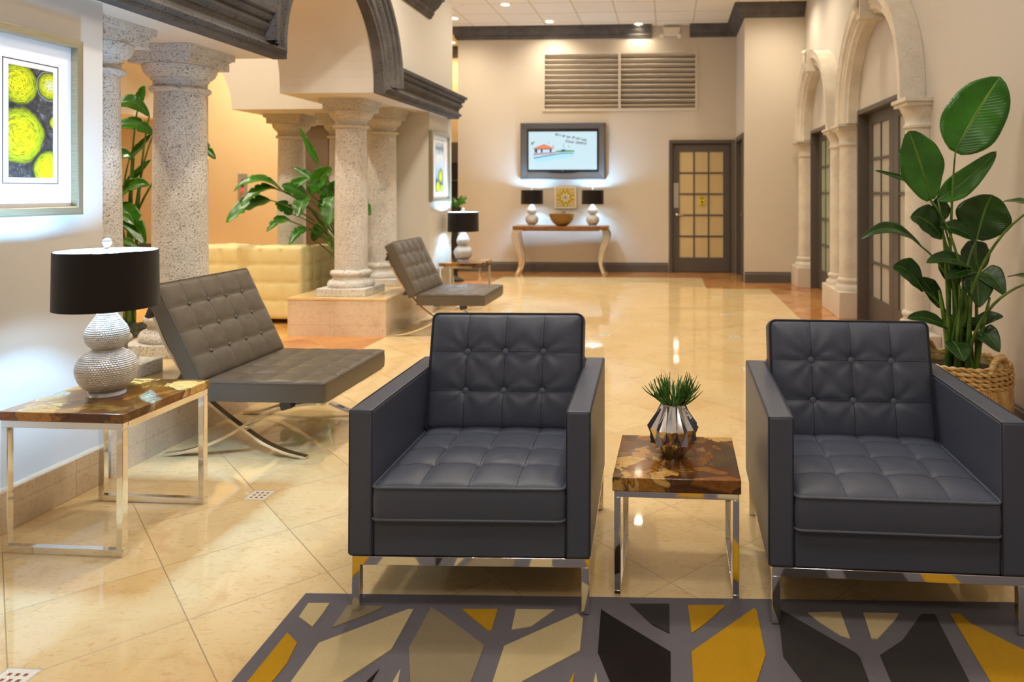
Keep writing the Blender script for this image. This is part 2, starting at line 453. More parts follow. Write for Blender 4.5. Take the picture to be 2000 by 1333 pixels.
# ------------------------------------------------------------------ mesh builder
class MB:
    def __init__(self):
        self.v = []; self.f = []; self.mi = []; self.uv = {}
    def add(self, verts, faces, mi=0, mat=None):
        o = len(self.v)
        self.v += [tuple(mat @ Vector(p)) if mat is not None else tuple(p) for p in verts]
        self.f += [tuple(i + o for i in f) for f in faces]
        self.mi += [mi] * len(faces)
        return self
    def box(self, x0, x1, y0, y1, z0, z1, mi=0, mat=None):
        vs = [(x0, y0, z0), (x1, y0, z0), (x1, y1, z0), (x0, y1, z0), (x0, y0, z1), (x1, y0, z1), (x1, y1, z1), (x0, y1, z1)]
        return self.add(vs, [(0, 3, 2, 1), (4, 5, 6, 7), (0, 1, 5, 4), (1, 2, 6, 5), (2, 3, 7, 6), (3, 0, 4, 7)], mi, mat)
    def lathe(self, prof, cx=0, cy=0, seg=32, mi=0, cap=True, mat=None, fn=None):
        vs = []; n = len(prof)
        for r, z in prof:
            for k in range(seg):
                a = 2 * PI * k / seg
                rr = r if fn is None else fn(r, z, a)
                vs.append((cx + rr * math.cos(a), cy + rr * math.sin(a), z))
        fs = []
        for j in range(n - 1):
            for k in range(seg):
                k2 = (k + 1) % seg
                fs.append((j * seg + k, j * seg + k2, (j + 1) * seg + k2, (j + 1) * seg + k))
        if cap:
            fs.append(tuple(range(seg - 1, -1, -1)))
            fs.append(tuple((n - 1) * seg + k for k in range(seg)))
        return self.add(vs, fs, mi, mat)
    def tube(self, pts, r, seg=8, mi=0, closed=False, radii=None, flat=None, mat=None):
        P = [Vector(p) for p in pts]; n = len(P)
        vs = []; up = None
        for i in range(n):
            if closed: d = P[(i + 1) % n] - P[i - 1]
            else: d = P[min(i + 1, n - 1)] - P[max(i - 1, 0)]
            if d.length < 1e-9: d = Vector((0, 0, 1))
            d.normalize()
            if up is None:
                up = Vector((0, 0, 1)) if abs(d.z) < 0.9 else Vector((0, 1, 0))
            s = d.cross(up)
            if s.length < 1e-6: s = d.cross(Vector((1, 0.2, 0)))
            s.normalize(); u = s.cross(d).normalized(); up = u
            rr = radii[i] if radii else r
            for k in range(seg):
                a = 2 * PI * k / seg
                vs.append(P[i] + s * (math.cos(a) * rr) + u * (math.sin(a) * rr * (flat or 1)))
        fs = []
        m = n if closed else n - 1
        for i in range(m):
            j = (i + 1) % n
            for k in range(seg):
                k2 = (k + 1) % seg
                fs.append((i * seg + k, i * seg + k2, j * seg + k2, j * seg + k))
        if not closed:
            fs.append(tuple(range(seg - 1, -1, -1))); fs.append(tuple((n - 1) * seg + k for k in range(seg)))
        return self.add(vs, fs, mi, mat)
    def prism(self, poly, h0, h1, mi=0, mat=None, fn=None):
        """poly in a plane (a,b); fn maps (a,b,h) to xyz"""
        fn = fn or (lambda a, b, h: (a, b, h))
        n = len(poly)
        vs = [fn(a, b, h0) for a, b in poly] + [fn(a, b, h1) for a, b in poly]
        fs = [tuple(range(n - 1, -1, -1)), tuple(range(n, 2 * n))]
        for i in range(n):
            j = (i + 1) % n
            fs.append((i, j, n + j, n + i))
        return self.add(vs, fs, mi, mat)
    def sweep(self, path, prof, fn, mi=0, closed=False):
        """path 2D; prof [(n,p)] closed section, n = offset to the left of the path, p = out of plane; fn(a,b,p)->xyz"""
        n = len(path); m = len(prof); vs = []
        for i in range(n):
            a = Vector(path[i])
            d0 = (a - Vector(path[i - 1])) if (i > 0 or closed) else None
            d1 = (Vector(path[(i + 1) % n]) - a) if (i < n - 1 or closed) else None
            if d0 is None: d0 = d1
            if d1 is None: d1 = d0
            d0 = d0.normalized(); d1 = d1.normalized()
            n0 = Vector((-d0.y, d0.x)); n1 = Vector((-d1.y, d1.x))
            mt = n0 + n1
            mt = mt / max(mt.length_squared, 1e-6) * 2
            for (o, p) in prof:
                q = a + mt * o
                vs.append(fn(q.x, q.y, p))
        fs = []
        for i in range(n if closed else n - 1):
            j = (i + 1) % n
            for k in range(m):
                k2 = (k + 1) % m
                fs.append((i * m + k, i * m + k2, j * m + k2, j * m + k))
        if not closed:
            fs.append(tuple(range(m - 1, -1, -1))); fs.append(tuple((n - 1) * m + k for k in range(m)))
        return self.add(vs, fs, mi)
    def build(self, name, mats, parent=None, smooth=None, bevel=None, seg=2, fix=True, uvs=None):
        me = bpy.data.meshes.new(name)
        me.from_pydata([tuple(p) for p in self.v], [], self.f)
        if not isinstance(mats, (list, tuple)): mats = [mats]
        for m in mats: me.materials.append(m)
        me.polygons.foreach_set('material_index', self.mi)
        if uvs is not None:
            ul = me.uv_layers.new(name='UVMap')
            for lp in me.loops: ul.data[lp.index].uv = uvs[lp.vertex_index]
        if fix:
            bm = bmesh.new(); bm.from_mesh(me)
            bmesh.ops.recalc_face_normals(bm, faces=bm.faces)
            bm.to_mesh(me); bm.free()
        if smooth is not None:
            me.polygons.foreach_set('use_smooth', [True] * len(me.polygons))
            me.set_sharp_from_angle(angle=math.radians(smooth))
        me.update()
        o = bpy.data.objects.new(name, me)
        link(o, parent)
        if bevel:
            md = o.modifiers.new('bevel', 'BEVEL'); md.width = bevel; md.segments = seg; md.limit_method = 'ANGLE'; md.angle_limit = math.radians(40)
            md.harden_normals = False
            me.polygons.foreach_set('use_smooth', [True] * len(me.polygons))
            me.set_sharp_from_angle(angle=math.radians(30))
        return o

def thing(name, label, cat, loc=(0, 0, 0), rz=0.0, group=None):
    o = bpy.data.objects.new(name, None); link(o)
    o.empty_display_size = 0.1
    o.location = loc; o.rotation_euler = (0, 0, rz)
    o['label'] = label; o['category'] = cat
    if group: o['group'] = group
    return o
def tag(o, label, cat, group=None):
    o['label'] = label; o['category'] = cat
    if group: o['group'] = group
    return o
def struct(o, label=None):
    o['kind'] = 'structure'
    if label: o['label'] = label
    return o
def dup(root, loc, rz=0.0, label=None, group=None):
    r = root.copy(); sc.collection.objects.link(r)
    r.location = loc; r.rotation_euler = (0, 0, rz)
    if label: r['label'] = label
    if group: r['group'] = group
    for ch in list(root.children):
        c = ch.copy(); sc.collection.objects.link(c); c.parent = r
        for gch in ch.children:
            d = gch.copy(); sc.collection.objects.link(d); d.parent = c
    return r

# ------------------------------------------------------------------ room shell
XR, YB = 2.01, 12.05
XA = -2.60          # face of the arcade
XP = -2.66          # plaster of the lower walls under the arcade
SOF = 2.24          # underside of the arcade walls
struct(MB().box(-13.5, 4.0, -4.0, 16.4, -0.12, 0.0).build('floor', M_FLOOR), 'polished cream marble floor laid on the diagonal')
struct(MB().box(-13.5, 4.0, -4.0, 16.4, CEIL, CEIL + 0.12).build('ceiling', M_CEIL), 'white suspended ceiling of square tiles')
# right wall, with two door openings and blind panels above them
OPEN = [(5.99, 7.71), (8.60, 10.21)]
DH = 2.17
def right_wall():
    m = MB()
    x0, x1 = XR, XR + 0.30
    ys = [-4.0, OPEN[0][0], OPEN[0][1], OPEN[1][0], OPEN[1][1], 10.75]
    for i in (0, 2, 4):
        m.box(x0, x1, ys[i], ys[i + 1], 0, CEIL)
    for (a, b) in OPEN: m.box(x0, x1, a, b, DH, CEIL)
    m.box(x1, x1 + 0.1, -4.0, 12.3, 0, CEIL)
    return m
struct(right_wall().build('wall_right', M_WALL3), 'pale wall on the right with two arched doorways')
# recessed corner at the back right, and back wall
struct(MB().box(1.13, XR + 0.3, 10.75, 10.85, 0, CEIL).box(1.13, 1.23, 10.85, 10.9, 0, CEIL).box(1.13, 1.23, 11.86, YB, 0, CEIL).box(1.13, 1.23, 10.9, 11.86, 2.18, CEIL).box(1.22, 1.4, 10.85, YB + 0.1, 0, CEIL)
       .build('wall_recess', M_WALL), 'greige wall stepping forward beside the back door')
LX0, LX1, LZ0, LZ1 = -2.09, 0.46, 2.745, 3.68
def back_wall():
    m = MB(); y0, y1 = YB, YB + 0.14
    xa, xb = -3.57, 1.4
    m.box(xa, LX0, y0, y1, 0, CEIL); m.box(LX0, 0.06, y0, y1, 0, LZ0); m.box(0.06, LX1, y0, y1, 2.17, LZ0)
    m.box(LX0, LX1, y0, y1, LZ1, CEIL); m.box(LX1, 1.06, y0, y1, 2.17, CEIL); m.box(1.06, xb, y0, y1, 0, CEIL)
    m.box(xa, xb, y1, y1 + 0.05, 0, CEIL)
    return m
struct(back_wall().build('wall_back', M_WALL), 'greige back wall with louvre, television and door')
struct(MB().box(-13.5, 4.0, -4.1, -4.0, 0, CEIL).build('wall_front', M_WALL), 'greige wall behind the camera')
struct(MB().box(-13.6, -13.5, -4.0, 16.4, 0, CEIL).build('wall_far_left', M_HALL), 'hall side wall')
# corridor behind the back wall, seen through the gap at its left end
struct(MB().box(-5.6, -3.2, 13.62, 13.75, 0, CEIL).box(-3.3, -3.2, 12.24, 13.62, 0, CEIL).build('wall_corridor', M_HALL), 'bright corridor wall beyond the lobby')

# arcade: thick wall carried on paired columns, arched openings between them
ARC_Y0, ARC_Y1 = 4.65, 6.30
def arc_pts(c, r, z, n=28, half=True):
    return [(c - r * math.cos(PI * k / n), z + r * math.sin(PI * k / n) * 1.0) for k in range(n + 1)]
def arcade():
    m = MB()
    c = (ARC_Y0 + ARC_Y1) / 2; r = (ARC_Y1 - ARC_Y0) / 2
    rise = [(c - r * math.cos(PI * k / 36), SOF + 0.06 + r * 0.98 * math.sin(PI * k / 36)) for k in range(37)]
    out = [(-4.0, SOF), (ARC_Y0, SOF)] + rise + [(ARC_Y1, SOF), (8.55, SOF), (8.55, CEIL), (-4.0, CEIL)]
    m.prism(out, -3.50, XA, fn=lambda a, b, h: (h, a, b))
    # cross wall behind the middle planter, with its own arch to the left
    xs0, xs1 = -6.2, -4.70
    c2 = (xs0 + xs1) / 2; r2 = (xs1 - xs0) / 2
    rise2 = [(c2 - r2 * math.cos(PI * k / 24), SOF + r2 * math.sin(PI * k / 24)) for k in range(25)]
    out2 = [(-8.2, SOF)] + rise2 + [(-3.5, SOF), (-3.5, CEIL), (-8.2, CEIL)]
    m.prism(out2, 7.50, 8.50, fn=lambda a, b, h: (a, h, b))
    return m
struct(arcade().build('wall_arcade', M_ARC), 'beige arcade wall carried on the stone columns')
struct(MB().box(-3.50, XP, -4.0, 3.24, 0, SOF).build('wall_left', M_WALL2), 'pale lower wall on the left behind the lamp table')
struct(MB().box(-3.50, XP, 7.88, 8.70, 0, SOF + 0.0).box(-3.5, XP, 8.55, 8.70, SOF, CEIL).build('wall_pier', M_ARC), 'greige pier beyond the middle planter')
# elevator lobby block and far hall wall
ELY = 10.0
def hall():
    m = MB()
    # openings for the elevator door in the front face (x -5.36..-4.1)
    m.box(-6.62, -5.36, ELY, ELY + 0.2, 0, CEIL); m.box(-5.36, -4.42, ELY, ELY + 0.2, 2.38, CEIL); m.box(-4.42, -4.25, ELY, ELY + 0.2, 0, CEIL)
    m.box(-6.62, -6.42, ELY + 0.2, 15.9, 0, CEIL); m.box(-4.42, -4.38, ELY + 0.2, 13.62, 0, CEIL)
    return m
struct(hall().build('wall_elevator', M_HALL), 'warm beige wall holding the elevator')
struct(MB().box(-13.5, -5.0, 15.9, 16.0, 0, CEIL).box(-12.75, -12.35, 15.86, 15.9, 0, 3.16).box(-13.3, -11.9, 15.84, 15.9, 3.16, 3.2).build('wall_hall_back', M_HALL), 'far hall wall')

# ------------------------------------------------------------------ stone cornices, crown mouldings, baseboards
# profile (height above the lower edge, projection)
CPROF = [(-0.006, -0.03), (-0.006, 0.062), (0.018, 0.066), (0.026, 0.082), (0.040, 0.090), (0.054, 0.082), (0.062, 0.066), (0.085, 0.060), (0.115, 0.066),
         (0.130, 0.084), (0.146, 0.096), (0.162, 0.100), (0.174, 0.086), (0.184, 0.086), (0.196, 0.112), (0.214, 0.122), (0.228, 0.116), (0.236, 0.140), (0.262, 0.146), (0.262, -0.02)]
def cornice():
    m = MB()
    c = (ARC_Y0 + ARC_Y1) / 2; r = (ARC_Y1 - ARC_Y0) / 2
    path = [(-3.9, SOF), (ARC_Y0, SOF), (ARC_Y0, SOF + 0.06)]
    path += [(c - r * math.cos(PI * k / 36), SOF + 0.06 + r * 0.98 * math.sin(PI * k / 36)) for k in range(1, 36)]
    path += [(ARC_Y1, SOF + 0.06), (ARC_Y1, SOF), (8.56, SOF)]
    m.sweep(path, CPROF, lambda a, b, p: (XA + p, a, b))
    k = len(CPROF)
    for i in range(k):      # mitre the end and return around the end of the pier
        v = m.v[-k + i]; m.v[-k + i] = (v[0], 8.55 + CPROF[i][1], v[2])
    o = len(m.v)
    m.sweep([(XA, SOF), (XA - 0.85, SOF)], CPROF, lambda a, b, p: (a, 8.55 + p, 2 * SOF - b))
    for i in range(k):
        v = m.v[o + i]; m.v[o + i] = (XA + CPROF[i][1], v[1], v[2])
    return m
struct(cornice().build('trim_1', M_CORN, smooth=28), 'dark grey carved stone cornice and archivolt along the arcade')
CROWN = [(-0.02, 0), (-0.02, -0.20), (0.02, -0.20), (0.03, -0.175), (0.045, -0.16), (0.05, -0.13), (0.085, -0.10), (0.12, -0.055), (0.125, -0.04), (0.15, -0.035), (0.155, 0.0)]
def crown(path, z, name, label, scale=1.0, mat=None):
    m = MB()
    m.sweep(path, [(o * scale, p * scale) for o, p in CROWN], lambda a, b, p: (a, b, z + p))
    return struct(m.build(name, mat or M_CORN, smooth=28), label)
crown([(-0.28, YB), (-3.57, YB), (-3.57, YB + 0.13)], CEIL, 'trim_2', 'dark crown moulding above the louvre')
crown([(XR, 10.75), (1.13, 10.75), (1.13, YB), (0.36, YB)], CEIL, 'trim_3', 'dark crown moulding turning the back right corner')
crown([(-3.3, 13.62), (-5.6, 13.62)], CEIL, 'trim_4', 'dark crown moulding in the corridor')
crown([(XA, 7.72), (XA, -3.9)], 3.46, 'trim_5', 'dark crown moulding high on the arcade wall', 1.1)
def baseboard(name, pts, label, h=0.165, t=0.018, mat=None):
    m = MB()
    m.sweep(pts, [(-0.004, 0), (t, 0), (t, h * 0.80), (t * 0.6, h * 0.86), (t * 0.6, h * 0.97), (t * 0.2, h), (-0.004, h)], lambda a, b, p: (a, b, p))
    return struct(m.build(name, mat or M_TRIM), label)

# world coordinates of the rug inlays and of the leaf blades
RUG_SHAPES = [('cream', [(-1.168, 2.275), (-1.099, 2.279), (-1.094, 2.229), (-1.092, 2.152), (-1.16, 2.2)]),
 ('taupe', [(-1.03, 2.152), (-1.034, 2.271), (-0.915, 2.271), (-0.968, 2.209)]),
 ('yellow', [(-1.154, 2.119), (-1.099, 2.073), (-1.08, 1.981), (-1.079, 1.68), (-1.139, 1.676)]),
 ('cream', [(-1.034, 2.076), (-0.832, 2.261), (-0.815, 2.262), (-0.81, 2.139), (-0.808, 2.06), (-1.016, 1.683), (-1.02, 1.683)]),
 ('taupe', [(-0.762, 2.277), (-0.711, 2.238), (-0.541, 2.093), (-0.533, 1.712), (-0.617, 1.707), (-0.759, 2.068)]),
 ('yellow', [(-0.659, 2.271), (-0.546, 2.278), (-0.538, 2.168), (-0.55, 2.167)]),
 ('cream', [(-0.487, 2.281), (-0.362, 2.286), (-0.421, 2.194), (-0.478, 2.174)]),
 ('cream', [(-0.482, 2.094), (-0.288, 2.269), (-0.266, 2.243), (-0.257, 2.086), (-0.398, 1.946), (-0.411, 1.719), (-0.473, 1.715)]),
 ('black', [(-0.215, 2.297), (-0.186, 2.268), (0.007, 2.095), (0.007, 1.743), (-0.077, 1.738), (-0.204, 2.083)]),
 ('charcoal', [(-0.124, 2.333), (0.004, 2.34), (0.004, 2.184), (-0.047, 2.222)]),
 ('yellow', [(0.064, 2.335), (0.186, 2.342), (0.119, 2.245), (0.071, 2.187)]),
 ('yellow', [(0.068, 2.1), (0.276, 2.332), (0.282, 2.315), (0.281, 2.099), (0.166, 1.752), (0.07, 1.747)]),
 ('charcoal', [(0.352, 2.336), (0.544, 2.121), (0.55, 2.101), (0.543, 1.774), (0.44, 1.768), (0.331, 2.095)]),
 ('cream', [(0.443, 2.316), (0.548, 2.326), (0.544, 2.19), (0.519, 2.202), (0.469, 2.268)]),
 ('cream', [(0.619, 2.326), (0.73, 2.329), (0.699, 2.282), (0.626, 2.193), (0.608, 2.194)]),
 ('charcoal', [(0.8, 2.329), (0.843, 2.331), (0.806, 1.79), (0.604, 1.778), (0.611, 2.116), (0.698, 2.19)]),
 ('yellow', [(0.893, 2.338), (0.923, 2.336), (0.936, 2.288), (1.037, 2.164), (0.968, 1.799), (0.869, 1.793)]),
 ('black', [(-0.809, 1.972), (-0.803, 1.696), (-0.88, 1.691)]),
 ('cream', [(-0.75, 1.978), (-0.678, 1.703), (-0.752, 1.699)]),
 ('yellow', [(-0.26, 1.991), (-0.259, 1.728), (-0.324, 1.724)]),
 ('cream', [(-0.202, 1.997), (-0.143, 1.734), (-0.205, 1.731)])]
LEAVES_RIGHT = [((1.633, 4.2, 1.575), (1.86, 4.15, 1.996), 0.335, 0.1, 0.02, (-0.3, -1, 0.1)),
 ((1.479, 4.15, 1.304), (1.334, 4.08, 1.688), 0.257, 0.12, 0.04, (0.1, -1, 0.25)),
 ((1.537, 4.2, 1.303), (1.882, 4.25, 1.582), 0.138, 0.3, -0.02, (0.5, -1, 0.6)),
 ((1.57, 4.23, 1.182), (1.544, 4.22, 1.321), 0.108, 0.2, 0.01, (0, -1, 0.3)),
 ((1.753, 4.2, 1.079), (1.816, 4.15, 1.333), 0.281, 0.15, 0.03, (-0.2, -1, 0.3)),
 ((1.559, 4.2, 1.096), (1.356, 4.12, 1.209), 0.185, 0.25, 0.04, (0, -1, 0.6)),
 ((1.448, 4.2, 1.034), (1.064, 4.05, 1.086), 0.09, 0.3, 0.09, (0, -0.8, 0.8)),
 ((1.479, 4.3, 1.389), (1.218, 4.32, 1.477), 0.033, 0.3, 0.01, (0, -1, 0.5)),
 ((1.744, 4.2, 1.079), (1.529, 4.15, 1.151), 0.102, 0.25, 0.03, (0, -0.9, 0.6)),
 ((1.809, 4.3, 0.888), (1.748, 4.3, 1.064), 0.197, 0.15, 0.02, (0.2, -1, 0.2)),
 ((1.71, 4.18, 0.924), (1.436, 4.1, 0.956), 0.102, 0.3, 0.04, (0, -0.8, 0.8)),
 ((1.736, 4.18, 0.907), (1.55, 4.1, 0.866), 0.09, 0.3, 0.02, (0, -0.8, 0.8)),
 ((1.454, 4.2, 0.789), (1.263, 4.14, 0.925), 0.143, 0.3, 0.05, (0, -0.9, 0.6)),
 ((1.572, 4.25, 0.685), (1.439, 4.2, 0.859), 0.108, 0.3, 0.02, (0, -0.9, 0.6)),
 ((1.736, 4.16, 0.897), (1.714, 4.08, 0.711), 0.167, 0.2, 0.03, (0, -1, 0.2)),
 ((1.753, 4.2, 0.87), (1.857, 4.08, 0.777), 0.138, 0.25, 0.06, (-0.2, -0.9, 0.6)),
 ((1.569, 4.15, 0.586), (1.316, 4.05, 0.653), 0.09, 0.3, 0.03, (0, -0.8, 0.8)),
 ((1.708, 4.18, 0.567), (1.877, 4.15, 0.652), 0.078, 0.3, 0.03, (0, -0.8, 0.8)),
 ((1.723, 4.15, 0.544), (1.808, 4.04, 0.475), 0.132, 0.2, 0.05, (-0.1, -1, 0.6)),
 ((1.583, 4.1, 0.516), (1.583, 3.96, 0.44), 0.138, 0.2, 0.02, (0, -1, 0.5)),
 ((1.639, 4.2, 0.577), (1.758, 4.1, 0.62), 0.066, 0.25, 0.02, (0, -0.8, 0.8)),
 ((1.808, 3.65, 1.277), (1.736, 3.85, 1.299), 0.06, 0.3, 0.02, (0, -0.8, 0.8)),
 ((1.808, 3.65, 0.914), (1.762, 3.85, 0.908), 0.054, 0.3, 0.02, (0, -0.8, 0.8)),
 ((1.684, 4.3, 0.798), (1.574, 4.28, 0.978), 0.12, 0.2, 0.02, (0, -1, 0.3))]
LEAVES_MIDDLE = [((-3.714, 7.45, 1.644), (-3.927, 7.45, 2.037), 0.068, 0.3, 0.0, (0.2, -1, 0.1)),
 ((-4.063, 7.35, 1.372), (-4.4, 7.05, 1.355), 0.178, 0.35, 0.12, (0, -0.6, 0.9)),
 ((-4.074, 7.35, 1.361), (-4.289, 7.0, 1.201), 0.178, 0.35, 0.1, (0, -0.7, 0.8)),
 ((-4.129, 7.25, 1.265), (-4.412, 6.95, 1.043), 0.22, 0.3, 0.07, (0, -0.9, 0.7)),
 ((-3.952, 7.35, 1.118), (-4.074, 7.25, 1.238), 0.136, 0.3, 0.02, (0, -0.9, 0.6)),
 ((-3.93, 7.35, 1.027), (-4.081, 7.1, 0.943), 0.157, 0.35, 0.07, (0, -0.8, 0.8)),
 ((-4.035, 7.35, 1.355), (-3.764, 7.35, 1.49), 0.136, 0.3, 0.02, (0, -0.9, 0.5)),
 ((-3.797, 7.35, 1.291), (-4.008, 7.25, 1.424), 0.146, 0.3, 0.02, (0, -0.9, 0.6)),
 ((-3.764, 7.35, 1.334), (-3.497, 7.3, 1.601), 0.209, 0.25, 0.03, (0.1, -1, 0.4)),
 ((-3.808, 7.35, 1.291), (-3.78, 7.15, 1.093), 0.178, 0.3, 0.03, (0, -1, 0.4)),
 ((-3.475, 7.3, 1.302), (-3.457, 7.15, 1.0), 0.241, 0.2, 0.04, (0, -1, 0.3)),
 ((-3.33, 7.27, 1.26), (-3.049, 7.22, 1.113), 0.23, 0.2, 0.05, (0, -1, 0.4)),
 ((-3.77, 7.45, 1.475), (-4.01, 7.5, 1.614), 0.084, 0.3, 0.01, (0, -0.9, 0.5)),
 ((-3.565, 7.35, 1.323), (-3.735, 7.25, 1.43), 0.157, 0.3, 0.03, (0, -0.9, 0.7)),
 ((-3.786, 7.35, 0.973), (-3.872, 7.15, 0.81), 0.136, 0.3, 0.04, (0, -0.9, 0.6)),
 ((-3.681, 7.45, 1.159), (-3.526, 7.5, 1.476), 0.178, 0.3, 0.02, (0, -1, 0.4)),
 ((-3.782, 7.45, 0.832), (-3.614, 7.45, 1.051), 0.136, 0.3, 0.02, (0, -1, 0.4))]
LEAVES_LEFT = [((-3.713, 4.95, 1.897), (-3.931, 4.85, 1.931), 0.12, 0.25, 0.08, (0, -0.9, 0.6)),
 ((-3.682, 4.95, 1.765), (-3.938, 4.85, 1.794), 0.106, 0.25, 0.06, (0, -0.9, 0.5)),
 ((-3.866, 4.95, 1.582), (-3.735, 5.0, 1.769), 0.063, 0.3, 0.01, (0, -0.9, 0.4)),
 ((-3.789, 4.9, 1.594), (-3.913, 4.8, 1.518), 0.127, 0.3, 0.06, (0, -0.9, 0.5)),
 ((-3.912, 4.95, 1.376), (-3.742, 5.0, 1.584), 0.063, 0.3, 0.01, (0, -0.9, 0.4)),
 ((-3.926, 4.9, 1.303), (-3.638, 4.85, 1.397), 0.113, 0.3, 0.05, (0, -0.9, 0.5)),
 ((-3.933, 4.9, 1.252), (-3.592, 4.75, 0.987), 0.155, 0.25, 0.05, (0.2, -1, 0.4)),
 ((-3.408, 4.95, 1.705), (-3.189, 4.9, 1.581), 0.085, 0.3, 0.03, (0, -0.9, 0.5)),
 ((-3.835, 5.0, 1.981), (-3.789, 5.0, 2.118), 0.078, 0.3, 0.01, (0, -1, 0.3)),
 ((-3.863, 4.85, 1.007), (-3.651, 4.75, 0.966), 0.049, 0.3, 0.02, (0, -0.9, 0.6)),
 ((-3.878, 4.85, 1.188), (-3.673, 4.75, 1.121), 0.063, 0.3, 0.02, (0, -0.9, 0.6))]
baseboard('baseboard_back', [(0.0, YB), (-3.57, YB), (-3.57, YB + 0.13)], 'charcoal baseboard under the console table')
baseboard('baseboard_recess', [(XR, 10.75), (1.13, 10.75)], 'charcoal baseboard between the corner and the far arch')
baseboard('baseboard_right', [(XR, -3.9), (XR, 5.42)], 'charcoal baseboard on the right wall', 0.13)
baseboard('baseboard_hall', [(-5.0, 15.9), (-13.4, 15.9)], 'dark baseboard of the far hall', 0.16)
struct(MB().box(XP - 0.02, -2.615, -4.0, 3.20, 0, 0.165).build('baseboard_left', M_PMARBLE, bevel=0.003), 'marble baseboard under the left wall')
struct(MB().box(XP - 0.02, -2.615, 8.57, 8.69, 0, 0.165).build('baseboard_pier', M_PMARBLE), 'marble baseboard of the pier') 

# ------------------------------------------------------------------ doors
def place(mb_or_obj, loc, rz):
    mb_or_obj.location = loc; mb_or_obj.rotation_euler = (0, 0, rz)
def door_leaf(parent, x0, x1, z1, sx0, sx1, rail_b, rail_t, cols, rows, y0, y1, glass, name='door_leaf'):
    """leaf in the xz plane; stiles sx0/sx1 wide at the left/right"""
    m = MB()
    m.box(x0, x0 + sx0, y0, y1, 0.008, z1); m.box(x1 - sx1, x1, y0, y1, 0.008, z1)
    m.box(x0 + sx0, x1 - sx1, y0, y1, 0.008, rail_b); m.box(x0 + sx0, x1 - sx1, y0, y1, z1 - rail_t, z1)
    gx0, gx1, gz0, gz1 = x0 + sx0, x1 - sx1, rail_b, z1 - rail_t
    b = 0.013
    for i in range(1, cols):
        xx = gx0 + (gx1 - gx0) * i / cols; m.box(xx - b, xx + b, y0 + 0.006, y1 - 0.006, gz0, gz1)
    for j in range(1, rows):
        zz = gz0 + (gz1 - gz0) * j / rows; m.box(gx0, gx1, y0 + 0.004, y1 - 0.004, zz - b, zz + b)
    lf = m.build(name, M_TRIM, parent)
    gl = MB().box(gx0, gx1, (y0 + y1) / 2 - 0.004, (y0 + y1) / 2 + 0.004, gz0, gz1).build('glass', glass, lf)
    return lf, (gx0, gx1, gz0, gz1)
def lever(parent, x, z, y, s=1, mat=None):
    m = MB()
    R = Matrix.Translation((x, y, z)) @ Matrix.Rotation(PI / 2, 4, 'X')
    m.lathe([(0.026, 0), (0.030, 0.006), (0.024, 0.014), (0.010, 0.016), (0.010, 0.045), (0.012, 0.05)], seg=18, mat=R)
    m.tube([(x, y - 0.045, z), (x + s * 0.04, y - 0.05, z + 0.002), (x + s * 0.11, y - 0.045, z - 0.006)], 0.009, 8, radii=[0.010, 0.009, 0.007])
    return m.build('handle', mat or M_NICKEL, parent, smooth=50)

# door_1: the glazed door in the back wall
d = thing('door_1', None, None, (0, YB, 0)); del d['label']; del d['category']; struct(d, 'charcoal fifteen-pane door with a yellow notice')
m = MB()
m.sweep([(1.06 - 0.0, 0.0), (1.06, 2.17), (0.06, 2.17), (0.06, 0)][::-1], [(0, 0.0), (0.045, 0.0), (0.045, 0.03), (0.0, 0.022), (-0.012, 0.015), (-0.012, -0.10), (0, -0.10)], lambda a, b, p: (a, -p, b))
m.build('door_frame', M_TRIM, d)
lf, gb = door_leaf(d, 0.085, 1.035, 2.145, 0.105, 0.118, 0.25, 0.125, 3, 5, 0.05, 0.09, M_TANG)
MB().box(0.095, 0.178, 0.044, 0.05, 1.08, 1.50).build('push_plate', M_CHROME, lf)
lever(lf, 0.142, 0.965, 0.05)
m = MB().box(0.518, 0.606, 0.042, 0.045, 1.115, 1.27)
m.build('notice', M_YELLOW, lf)
m = MB()
m.box(0.53, 0.594, 0.040, 0.042, 1.243, 1.256); m.box(0.534, 0.59, 0.040, 0.042, 1.224, 1.232); m.box(0.53, 0.594, 0.040, 0.042, 1.126, 1.138)
m.tube([(0.55, 0.041, 1.205), (0.565, 0.041, 1.178), (0.585, 0.041, 1.158)], 0.007, 6, radii=[0.005, 0.012, 0.005])
m.tube([(0.548, 0.041, 1.17), (0.565, 0.041, 1.185), (0.59, 0.041, 1.18)], 0.005, 6)
m.build('printing', M_INK, lf)
# door_2: narrow view of the door in the side of the recess
d = thing('door_2', None, None, (1.13, 0, 0)); del d['label']; del d['category']; struct(d, 'dark door in the side of the recess')
m = MB()
m.box(-0.02, 0.08, 10.86, 10.93, 0, 2.24); m.box(-0.02, 0.08, 11.83, 11.90, 0, 2.24); m.box(-0.02, 0.08, 10.93, 11.83, 2.16, 2.24)
m.build('door_frame', M_TRIM, d)
lf = MB().box(0.045, 0.085, 10.93, 11.83, 0.01, 2.16).build('door_leaf', M_TRIM, d)
m = MB(); m.lathe([(0.03, 0), (0.03, 0.012), (0.012, 0.014), (0.012, 0.04), (0.028, 0.05), (0.028, 0.07), (0.01, 0.08)], seg=16, mat=Matrix.Translation((0.045, 11.03, 1.0)) @ Matrix.Rotation(-PI / 2, 4, 'Y'))
m.lathe([(0.028, 0), (0.026, 0.012), (0.01, 0.016)], seg=16, mat=Matrix.Translation((0.045, 11.03, 1.13)) @ Matrix.Rotation(-PI / 2, 4, 'Y'))
m.build('handle', M_NICKEL, lf, smooth=50)
